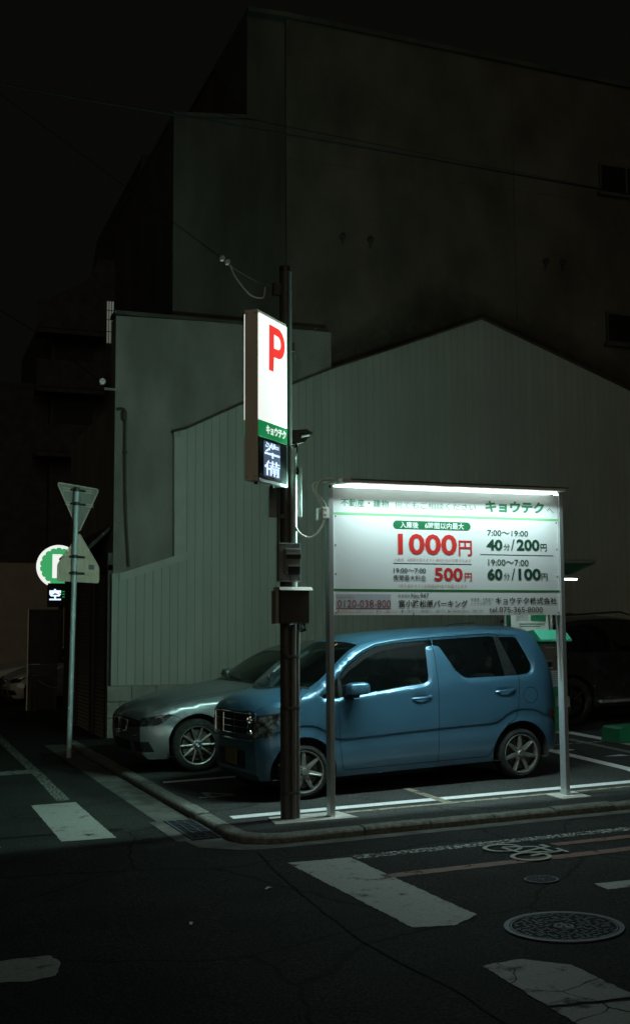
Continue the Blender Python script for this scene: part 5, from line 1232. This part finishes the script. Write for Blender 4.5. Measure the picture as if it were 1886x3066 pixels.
SED = dict(yc=0.88, half=0.90, sill=0.18, belt=0.80, tumble=0.20, tuck=0.05, fplan=(-0.30, 0.47, 0.36), rplan=(3.35, 0.46, 0.25), fillet=lambda x: 0.07, ledge=0.03, h=0.045,
    dlo=[s_win], char=[(0.25, 0.60), (0.5, 0.66), (1.0, 0.70), (2.0, 0.74), (3.0, 0.77), (3.7, 0.77)], arches=[SFA, SRA], outline=s_out, ze=s_ze,
    zc=[(-0.655, 0.655), (-0.62, 0.715), (-0.575, 0.755), (-0.535, 0.785), (-0.446, 0.830), (-0.331, 0.880), (-0.193, 0.922), (-0.007, 0.960), (0.169, 0.985), (0.346, 1.005), (0.512, 1.020), (0.60, 1.030), (0.72, 1.075), (1.0, 1.235), (1.25, 1.375), (1.40, 1.430), (1.6, 1.468), (1.9, 1.485), (2.3, 1.470), (2.65, 1.405), (3.0, 1.25), (3.25, 1.125), (3.5, 1.09), (3.74, 1.05)],
    crown=2.3, nose_bulge=0.07, front_bulge=lambda z: 1.0, tail_bulge=0.12, gap=0.009,
    seams=[[(0.62, 0.935), (0.56, 0.88), (0.50, 0.84), (0.47, 0.6), (0.46, 0.25)], [(0.46, 0.25), (1.55, 0.25)], [(1.55, 0.25), (1.62, 0.7), (1.62, 0.98)], [(-0.36, 0.70), (-0.27, 0.672), (-0.20, 0.635)]],
    side_regions=[('headlight', [(-0.80, 0.640), (-0.56, 0.672), (-0.44, 0.690), (-0.29, 0.690), (-0.40, 0.610), (-0.47, 0.575), (-0.60, 0.560), (-0.80, 0.555)], 0), ('fog', [(-0.80, 0.385), (-0.58, 0.385), (-0.51, 0.262), (-0.80, 0.262)], 0)],
    doors=[('doorF', [(0.47, 0.25), (1.55, 0.25), (1.62, 0.7), (1.62, 1.36), (0.86, 0.985), (0.56, 0.88), (0.50, 0.84), (0.47, 0.6)])],
    screen=[(0.63 + 0.19 * t_ * t_, t_) for t_ in [-0.92 + 0.92 * k / 6 for k in range(13)]] + [(1.255 + 0.12 * t_ * t_, t_) for t_ in [0.92 - 0.92 * k / 6 for k in range(13)]], rear_screen=[(2.55, -0.85), (2.55, 0.85), (3.15, 0.85), (3.15, -0.85)],
    top_regions=[('cowl', [(0.58 + 0.19 * t_ * t_, t_) for t_ in [-0.95 + 0.95 * k / 6 for k in range(13)]] + [(0.628 + 0.19 * t_ * t_, t_) for t_ in [0.95 - 0.95 * k / 6 for k in range(13)]], 0)],
    top_seams=[[(-0.62, -0.80), (-0.4, -0.86), (0.0, -0.88), (0.4, -0.90), (0.56, -0.91)]],
    front=[(z, x) for x, z in s_front],
    front_regions=[('kidney', [(-0.42, 0.49), (-0.08, 0.49), (-0.06, 0.63), (-0.44, 0.63)], 0), ('kidney_far', [(0.42, 0.49), (0.08, 0.49), (0.06, 0.63), (0.44, 0.63)], 0), ('headlight', [(-1.01, 0.56), (-0.50, 0.545), (-0.48, 0.628), (-1.01, 0.63)], 0), ('headlight_far', [(1.01, 0.56), (0.50, 0.545), (0.48, 0.628), (1.01, 0.63)], 0),
        ('intake', [(-0.55, 0.26), (0.55, 0.26), (0.60, 0.385), (-0.60, 0.385)], 0), ('fog', [(-1.01, 0.262), (-0.75, 0.265), (-0.72, 0.385), (-1.01, 0.385)], 0), ('fog_far', [(1.01, 0.262), (0.75, 0.265), (0.72, 0.385), (1.01, 0.385)], 0)],
    rear=[(z, x) for x, z in s_rear[::-1]], under=(-0.6, 3.6), paint=M['silver_paint'],
    names={'headlight': ('headlight', M['lamp_dark']), 'fog': ('fog_lamp_recess', M['trim']), 'doorF': ('door', M['silver_paint']), 'windscreen': ('windscreen', M['windscreen']), 'kidney': ('grille', M['trim']), 'intake': ('air_intake', M['trim']), 'cowl': ('wiper_cowl', M['trim']), 'rear_window': ('rear_window', M['glass'])})
FS = (3.4825, 13.76015, 0.00461)
sed = car_thing('sedan', FS, (0.99903, 0.03489, 0.0270), 'silver sedan with ten-spoke wheels half hidden behind the blue car', 'car')
so = build_car(sed, SED)
for x in (0.006, 2.81):
    wheel(sed, x, 0.31, 0.008, 0.310, 0.2245, 10, True, M['rim'], 0.22, True); wheel(sed, x, 0.31, 1.752, 0.310, 0.2245, 10, False, M['rim'], 0.22, True)
seats(sed, [1.25, 2.1], 0.88, 0.36, 0.75, 1.02, True, 1.0)
for yy in (-0.10, 1.86):
    mm = MB(); blob(mm, (0.985, yy, 1.075), 0.075, 0.10, 0.062); build('side_mirror', mm, M['silver_paint'], sed, True)
gb = MB()
for sg in (-1, 1):
    lp = [Vector(so['front'](sg * a, z)) + Vector((-0.008, 0, 0)) for a, z in ((0.07, 0.49), (0.24, 0.482), (0.42, 0.492), (0.44, 0.56), (0.44, 0.628), (0.24, 0.636), (0.06, 0.628), (0.06, 0.56), (0.07, 0.49))]
    gb.tube(lp, 0.010, 6)
    for a in (0.12, 0.18, 0.24, 0.30, 0.36): gb.tube([Vector(so['front'](sg * a, 0.50)) + Vector((-0.003, 0, 0)), Vector(so['front'](sg * a, 0.62)) + Vector((-0.003, 0, 0))], 0.004, 5)
gb.tube([Vector(so['front'](a, 0.455)) + Vector((-0.006, 0, 0)) for a in [-0.8 + 0.1 * k for k in range(17)]], 0.008, 6)
build('chrome_surround', gb, M['chrome'], so['kidney'], True)
hl = MB()
for (x, y, z) in ((-0.55, 0.13, 0.620), (-0.62, 0.21, 0.612)): hl.lathe([(0.0001, -0.010), (0.022, -0.012), (0.032, -0.004), (0.034, 0.004)], (x, y - 0.02, z), 'y', 18)
build('projector', hl, M['chrome'], so['headlight'], True)
wp = MB(); wp.tube([(0.62, 0.75, 1.045), (0.70, 1.05, 1.085), (0.74, 1.40, 1.09)], 0.008, 6); wp.tube([(0.70, 0.35, 1.03), (0.66, 0.60, 1.06), (0.70, 0.95, 1.10)], 0.008, 6); build('wiper', wp, M['black_plastic'], sed, True)
# pale cars in the far lot, copied from the sedan
bpy.context.view_layer.update()
for (x, y, lb) in ((3.55, 30.3, 'white sedan nosing out from behind the dark board in the far lot'), (3.15, 33.6, 'white sedan parked furthest down the side street, beyond the other white one')):
    c = copy_tree(sed, None, {M['silver_paint']: M['white_paint']}); c.location = (x, y, gz(x, y) + ROAD); c.name = 'parked_car'; tag(c, lb, 'car', 'white cars in the far lot')

# ---- the dark SUV at the right edge (nose to the right)
VFA, VRA = (0.0, 0.37, 0.42), (2.70, 0.37, 0.42)
v_ze = [(-0.80, 0.86), (-0.6, 0.95), (-0.3, 1.01), (0.1, 1.06), (0.5, 1.11), (0.65, 1.17), (0.9, 1.36), (1.15, 1.53), (1.4, 1.60), (1.8, 1.64), (2.4, 1.63), (2.9, 1.57), (3.2, 1.48), (3.38, 1.36)]
v_front = [(-0.70, 0.25), (-0.80, 0.4), (-0.82, 0.6), (-0.80, 0.86)]
v_rear = [(3.38, 1.36), (3.50, 1.12), (3.56, 0.9), (3.56, 0.6), (3.48, 0.35)]
v_w1 = [(0.85, 1.18), (1.05, 1.36), (1.25, 1.49), (1.5, 1.545), (2.0, 1.565), (2.5, 1.55), (2.9, 1.49), (3.18, 1.36), (3.28, 1.26), (3.0, 1.16), (2.4, 1.12), (1.5, 1.12), (0.95, 1.12)]
v_out = [(-0.70, 0.25), (VFA[0] - VFA[2] * 0.95, 0.25)] + circ(*VFA, 166, 14, 22)[1:-1] + [(VFA[0] + VFA[2] * 0.95, 0.27), (VRA[0] - VRA[2] * 0.95, 0.27)] + circ(*VRA, 166, 14, 22)[1:-1] + [(VRA[0] + VRA[2] * 0.95, 0.32), (3.48, 0.35)] + v_rear[::-1][1:] + v_ze[::-1][1:] + v_front[::-1][1:-1]
SUVS = dict(yc=0.92, half=0.93, sill=0.27, belt=1.05, tumble=0.15, fplan=(-0.5, 0.34, 0.25), rplan=(3.1, 0.48, 0.25), fillet=lambda x: 0.07, ledge=0.03, h=0.06, dlo=[v_w1], arches=[VFA, VRA], outline=v_out, ze=v_ze,
    zc=[(-0.80, 0.90), (-0.6, 1.0), (-0.3, 1.06), (0.1, 1.11), (0.45, 1.15), (0.6, 1.24), (0.9, 1.45), (1.15, 1.60), (1.4, 1.67), (1.8, 1.71), (2.4, 1.70), (2.9, 1.64), (3.2, 1.55), (3.38, 1.42)], nose_bulge=0.1, front_bulge=lambda z: 1.0, tail_bulge=0.1,
    seams=[[(1.9, 1.10), (1.92, 0.6), (1.88, 0.35)], [(0.55, 1.0), (0.5, 0.6), (0.55, 0.35)]], side_regions=[('trimA', [(1.86, 1.125), (1.94, 1.125), (1.92, 1.562), (1.84, 1.56)], 0)], doors=[], screen=[(0.55, -0.9), (0.50, 0), (0.55, 0.9), (1.15, 0.9), (1.10, 0), (1.15, -0.9)],
    front=[(z, x) for x, z in v_front], front_regions=[('grille', [(-0.6, 0.6), (0.6, 0.6), (0.6, 0.8), (-0.6, 0.8)], 0)], rear=[(z, x) for x, z in v_rear[::-1]], rear_regions=[('rear_window', [(-0.8, 1.0), (0.8, 1.0), (0.7, 1.3), (-0.7, 1.3)], 0)], under=(-0.6, 3.4), paint=M['black_paint'],
    names={'trimA': ('pillar_trim', M['trim']), 'windscreen': ('windscreen', M['windscreen']), 'grille': ('grille', M['trim']), 'rear_window': ('rear_window', M['glass'])})
vx, vy = 9.95 + 2.70, 15.9 + 1.86
suv = car_thing('suv', (vx, vy, gz(vx, vy)), (-1, -0.01, -0.027), 'black SUV mostly in shadow beyond the green locking unit', 'car')
vo = build_car(suv, SUVS)
for x in (0.0, 2.70):
    wheel(suv, x, 0.37, 0.006, 0.37, 0.25, 7, True, M['rim_dark'], 0.22); wheel(suv, x, 0.37, 1.834, 0.37, 0.25, 7, False, M['rim_dark'], 0.22)
build('roof_rail', MB().tube([(1.4, 0.25, 1.69), (1.6, 0.22, 1.74), (2.8, 0.22, 1.71), (3.0, 0.25, 1.64)], 0.015, 6).tube([(1.4, 1.59, 1.69), (1.6, 1.62, 1.74), (2.8, 1.62, 1.71), (3.0, 1.59, 1.64)], 0.015, 6), M['black_plastic'], suv, True)
build('side_step', MB().bbox(0.5, 2.25, 1.82, 1.93, 0.33, 0.38, 0.01).bbox(0.5, 2.25, -0.09, 0.02, 0.33, 0.38, 0.01), M['galv'], suv)
build('door_handle', MB().bbox(1.98, 2.20, 1.845, 1.87, 0.985, 1.02, 0.006), M['trim'], suv)
seats(suv, [1.0, 1.9], 0.92, 0.62, 0.45, 0.72, True)

# ------------------------------------------------------------------ pay station and what stands round it
mx_, my_ = 9.16, 15.35
t = thing('payment_machine', (mx_, my_, gz(mx_, my_)), 'green payment machine with a mint cap behind the tail of the blue car', 'payment machine')
zb = gz(mx_, my_)
cbm = MB(); cbm.bbox(8.93, 9.39, 15.12, 15.60, zb, 1.47, 0.008); build('cabinet', cbm, M['green_metal'], t)
build('plinth', MB().box(8.91, 9.41, 15.10, 15.62, zb - 0.03, zb + 0.03), M['pad'], t)
cap_ = MB(); cap_.prism([(15.02, 1.485), (15.66, 1.485), (15.66, 1.62), (15.22, 1.655), (15.02, 1.515)], 8.90, 9.42, 'x'); build('cap', cap_, M['mint'], t)
fc = MB(); fc.bbox(8.965, 9.37, 15.105, 15.119, 0.93, 1.45, 0.003); fcx = build('fascia', fc, M['machine_face'], t)
build('note_slot', MB().bbox(8.985, 9.125, 15.08, 15.104, 1.19, 1.215, 0.003).bbox(8.985, 9.125, 15.075, 15.104, 1.09, 1.11, 0.003).bbox(9.00, 9.20, 15.085, 15.104, 1.385, 1.41, 0.003), M['alu'], fcx)
build('slot_recess', MB().box(8.99, 9.12, 15.098, 15.1045, 1.112, 1.188), M['black_plastic'], fcx)
build('display', MB().box(9.19, 9.28, 15.098, 15.1045, 1.235, 1.265), M['led_off'], fcx); build('display_light', MB().box(9.262, 9.275, 15.094, 15.0975, 1.243, 1.257), M['led_red'], fcx)
build('instruction_sheet', MB().box(8.99, 9.36, 15.098, 15.1045, 0.83, 1.06), M['blue_grey'], t)
tx = MB()
for k in range(7): tx.box(9.02, 9.02 + random.uniform(0.2, 0.31), 15.0955, 15.0975, 0.86 + 0.027 * k, 0.868 + 0.027 * k)
build('print_lines', tx, M['ink'], t)
build('yellow_label', MB().box(9.15, 9.30, 15.0955, 15.0975, 1.075, 1.10), M['plate_y'], fcx)
build('coin_tray', MB().bbox(9.17, 9.37, 15.03, 15.118, 0.53, 0.68, 0.006), M['alu'], t)
t = thing('notice_board', (9.1, 15.75, gz(9.1, 15.75)), 'curling white notice with a green picture on poles behind the price board', 'notice')
nb_ = MB(); nn = 8
vs = []; 
for j, z in enumerate((2.45, 2.15, 1.90, 1.72, 1.645)):
    for i in range(nn + 1):
        x = 8.74 + 0.64 * i / nn; cur = 0.03 * math.sin(i / nn * math.pi); vs.append((x, 15.63 - cur - 0.012 * j, z - 0.03 * math.sin(i / nn * math.pi) * (j == 4) + 0.03 * (i / nn - 0.5) * (j == 4)))
nb_.add(vs, [(j * (nn + 1) + i, (j + 1) * (nn + 1) + i, (j + 1) * (nn + 1) + i + 1, j * (nn + 1) + i + 1) for j in range(4) for i in range(nn)])
sheet_ = build('sheet', nb_, M['notice'], t, True)
build('green_picture', MB().box(9.06, 9.32, 15.560, 15.5615, 1.79, 2.1), M['green_metal'], sheet_)
tx = MB()
for k in range(8): tx.box(8.82, 9.02, 15.570, 15.5715, 1.80 + 0.03 * k, 1.808 + 0.03 * k)
tx.box(8.86, 9.30, 15.560, 15.5615, 1.735, 1.75); tx.box(8.86, 9.22, 15.556, 15.5575, 1.700, 1.712)
build('print_lines', tx, M['ink'], sheet_)
build('backing', MB().box(8.72, 9.40, 15.66, 15.68, 1.62, 2.5), M['green_metal'], t)
build('pole', MB().cyl((8.71, 15.72, gz(8.7, 15.7) - 0.05), (8.71, 15.72, 2.5), 0.025, seg=12), M['steel'], t, True)
build('pole', MB().cyl((9.50, 15.72, gz(9.5, 15.7) - 0.05), (9.50, 15.72, 2.55), 0.030, seg=12), M['steel'], t, True)
t = thing('canopy', (9.5, 15.3, 2.3), 'small green canopy with grey pipe edge and a lamp above the payment machine', 'canopy')
cnp = MB(); 
A_, B_, C_, D_ = (8.3, 14.6, 2.615), (9.545, 14.6, 2.615), (10.05, 16.1, 2.52), (8.3, 16.1, 2.52)
cnp.add([A_, B_, C_, D_] + [(p[0], p[1], p[2] + 0.02) for p in (A_, B_, C_, D_)], [(0, 3, 2, 1), (4, 5, 6, 7), (0, 1, 5, 4), (1, 2, 6, 5), (2, 3, 7, 6), (3, 0, 4, 7)])
build('roof_sheet', cnp, M['green_metal'], t)
build('pipe_edge', MB().tube([(8.3, 14.58, 2.63), (9.50, 14.58, 2.63), (9.565, 14.62, 2.63), (9.60, 14.72, 2.625), (10.07, 16.1, 2.535)], 0.030, 8), M['galv'], t, True)
build('lamp_tube', MB().bbox(8.75, 9.44, 14.86, 14.90, 2.375, 2.40, 0.004), M['kiosk_tube'], t)
build('lamp_body', MB().bbox(8.65, 9.49, 14.83, 14.93, 2.402, 2.45, 0.006), M['galv'], t)
build('stay', MB().cyl((8.9, 14.88, 2.45), (8.9, 14.9, 2.60), 0.012, seg=8).cyl((9.50, 15.72, 2.50), (9.52, 15.72, 2.56), 0.02, seg=8), M['galv'], t)
area('kiosk_lamp', (8.88, 14.88, 2.37), 0.6, 0.04, P_KIOSK, (0, 0.0, -1), 170, t)
# flap lock box in the bay
t = thing('lock_box', (9.35, 13.6, gz(9.35, 13.6)), 'green locking unit on the asphalt in front of the black SUV', 'lock unit')
zb = gz(9.3, 13.6)
build('case', MB().prism([(9.07, zb), (9.75, zb), (9.72, zb + 0.19), (9.66, zb + 0.215), (9.13, zb + 0.205), (9.09, zb + 0.18)], 13.38, 13.80), M['green_metal'], t)
build('base_plate', MB().box(9.04, 9.78, 13.36, 13.83, zb - 0.01, zb + 0.008), M['dark_box'], t)
build('lever', MB().bbox(9.45, 9.62, 13.5, 13.62, zb + 0.21, zb + 0.30, 0.01), M['galv'], t)

# ------------------------------------------------------------------ side street, left
t = thing('road_sign', (2.406, 16.887, gz(2.406, 16.887) + ROAD), 'grey post with two road signs seen from behind, at the kerb', 'road sign')
b0 = Vector((2.410, 16.887, gz(2.41, 16.9) + ROAD - 0.03)); b1_ = Vector((2.465, 16.887, 3.70))
build('post', MB().cyl(b0, b1_, 0.038, seg=18), M['post_grey'], t, True)
build('post_cap', MB().cyl(b1_, b1_ + Vector((0.001, 0, 0.03)), 0.04, 0.03, 18), M['black_plastic'], t, True)
sa = R(57); Sx = Vector((math.sin(sa), math.cos(sa), 0)); So = Vector((2.50, 16.98, 0))
SM = Matrix(((Sx.x, -Sx.y, 0, So.x), (Sx.y, Sx.x, 0, So.y), (0, 0, 1, 0), (0, 0, 0, 1)))
def round_poly(poly, r, n=5):
    out = []; k = len(poly)
    for i in range(k):
        a = Vector(poly[i - 1]); b = Vector(poly[i]); c = Vector(poly[(i + 1) % k]); p = b + (a - b).normalized() * r; q = b + (c - b).normalized() * r
        for j in range(n + 1):
            s_ = j / n; out.append(tuple(p * (1 - s_) ** 2 + b * 2 * s_ * (1 - s_) + q * s_ * s_))
    return out
up = round_poly([(-0.40, 3.775), (0.40, 3.745), (0.02, 3.085)], 0.06)
pu = build('sign_plate', MB().prism(up, -0.002, 0.006, 'y', 0, SM), M['sign_back_grey'], t)
rim_ = MB(); rim_.tube([SM @ Vector((x, -0.004, z)) for x, z in up + up[:1]], 0.008, 6); build('plate_rim', rim_, M['sign_back'], pu, True)
lo_ = round_poly([(0.03, 3.075), (0.415, 2.60), (0.415, 2.37), (-0.36, 2.385), (-0.36, 2.61)], 0.04)
pl_ = build('sign_plate', MB().prism(lo_, 0.0, 0.008, 'y', 0, SM), M['sign_back'], t)
rim_ = MB(); rim_.tube([SM @ Vector((x, -0.002, z)) for x, z in lo_ + lo_[:1]], 0.008, 6); build('plate_rim', rim_, M['sign_back'], pl_, True)
build('serial_sticker', MB().box(0.22, 0.32, -0.0035, -0.0005, 2.56, 2.63, 0, SM), M['ink'], pl_)
rl = MB()
for (z, a, b) in ((3.69, -0.30, 0.26), (3.49, -0.24, 0.28), (2.73, -0.26, 0.26), (2.495, -0.33, 0.33)):
    rl.box(a, b, -0.018, -0.003, z - 0.022, z - 0.010, 0, SM); rl.box(a, b, -0.018, -0.003, z + 0.010, z + 0.022, 0, SM)
build('rail', rl, M['sign_back'], t)
bkk = MB()
for z in (3.69, 3.49, 2.73, 2.495):
    c_ = b0.lerp(b1_, (z - b0.z) / (b1_.z - b0.z)); bkk.cyl((c_.x, c_.y, z - 0.025), (c_.x + 0.001, c_.y, z + 0.025), 0.046, seg=16); bkk.box(-0.16, 0.10, -0.05, -0.018, z - 0.016, z + 0.016, 0, SM)
build('bracket', bkk, M['black_plastic'], t)

# round green P sign and its small LED panel further down the street
YP = 31.0
def far(x, z, y=YP): return (x, y, z)
pc = (4.09, 3.36); pr_ = 0.545
t = thing('round_parking_sign', (pc[0], YP, pc[1] - pr_), 'lit round green P sign partly hidden behind the dark corner down the street', 'parking sign')
build('box', MB().lathe([(0.0001, 0.16), (pr_ + 0.01, 0.16), (pr_ + 0.01, 0.0), (pr_ - 0.01, -0.012), (0.0001, -0.012)], (pc[0], YP, pc[1]), 'y', 48), M['lit_white'], t, True)
mb = MB(); n_ = 72
vs = []
for i in range(n_):
    r_ = pr_ * (0.885 if i % 4 else 0.82); a = 2 * math.pi * i / n_; vs.append((pc[0] + r_ * math.cos(a), YP - 0.016, pc[1] + r_ * math.sin(a)))
mb.add(vs, [tuple(range(n_))]); gd = build('green_disc', mb, M['lit_pgreen'], t)
mb = MB(); text_on(mb, 'P', pc[0] - 0.165, pc[0] + 0.25, pc[1] - 0.31, pc[1] + 0.31, lambda x, z: (x, YP - 0.020, z), 0.075); build('lettering', mb, M['lit_white'], gd)
build('support', MB().cyl((pc[0] + 0.1, YP + 0.2, -0.3), (pc[0] + 0.1, YP + 0.2, 3.9), 0.06, seg=12), M['black_wall'], t, True)
t = thing('vacancy_display', (4.15, YP, 2.35), 'small LED display reading vacant under the round green sign', 'LED display')
build('case', MB().bbox(3.82, 4.65, YP - 0.02, YP + 0.12, 2.30, 2.92, 0.01), M['led_off'], t)
mb = MB(); text_on(mb, '空', 3.86, 4.16, 2.475, 2.77, lambda x, z: (x, YP - 0.026, z), 0.03); build('lettering', mb, M['led'], t)
mb = MB()
for z in (2.56, 2.63, 2.70): mb.box(4.19, 4.26, YP - 0.026, YP - 0.021, z - 0.012, z + 0.012)
build('green_bars', mb, M['led_green'], t)
# dark board on legs
t = thing('dark_board', (3.38, 28.0, gz(3.4, 28) + ROAD), 'tall dark hoarding board on legs at the mouth of the far lot', 'board')
zb = gz(3.4, 28) + ROAD
build('panel', MB().bbox(3.03, 3.72, 28.0, 28.08, 0.92, 2.18, 0.01), M['black_wall'], t)
build('lit_edge', MB().box(3.008, 3.028, 27.99, 28.09, zb, 2.19), M['housing'], t)  # pale strip, paints the light along the board's thin edge
build('lower_panel', MB().bbox(3.05, 3.70, 28.02, 28.07, 0.66, 0.90, 0.01), M['timber'], t)
build('leg', MB().box(3.04, 3.12, 28.0, 28.08, zb - 0.02, 0.66), M['timber'], t); build('leg', MB().box(3.62, 3.70, 28.0, 28.08, zb - 0.02, 0.66), M['timber'], t)
build('back_sheet', MB().box(3.12, 3.62, 28.05, 28.07, zb, 0.65), M['black_wall'], t)
o = tag(build('chain', MB().tube([(3.12 + 0.09 * k, 27.2, 0.62 - 0.22 * math.sin(k / 10 * math.pi)) for k in range(11)], 0.012, 6), M['conduit'], None, True), 'sagging chain strung in front of the dark board', 'chain')
for (x, lb) in ((3.12, 'thin dark post holding the chain, on the side of the white cars'), (4.02, 'thin dark post holding the chain, on the side of the slatted shutters')):
    o = build('chain_post', MB().cyl((x, 27.2, gz(x, 27.2) + ROAD - 0.02), (x, 27.2, 0.64), 0.03, seg=10).cyl((x, 27.2, 0.64), (x, 27.2, 0.67), 0.035, 0.02, 10), M['black_wall'], None, True); tag(o, lb, 'bollard')

# drop the helper property before the scene is read
for o in bpy.data.objects:
    if '_world' in o: del o['_world']
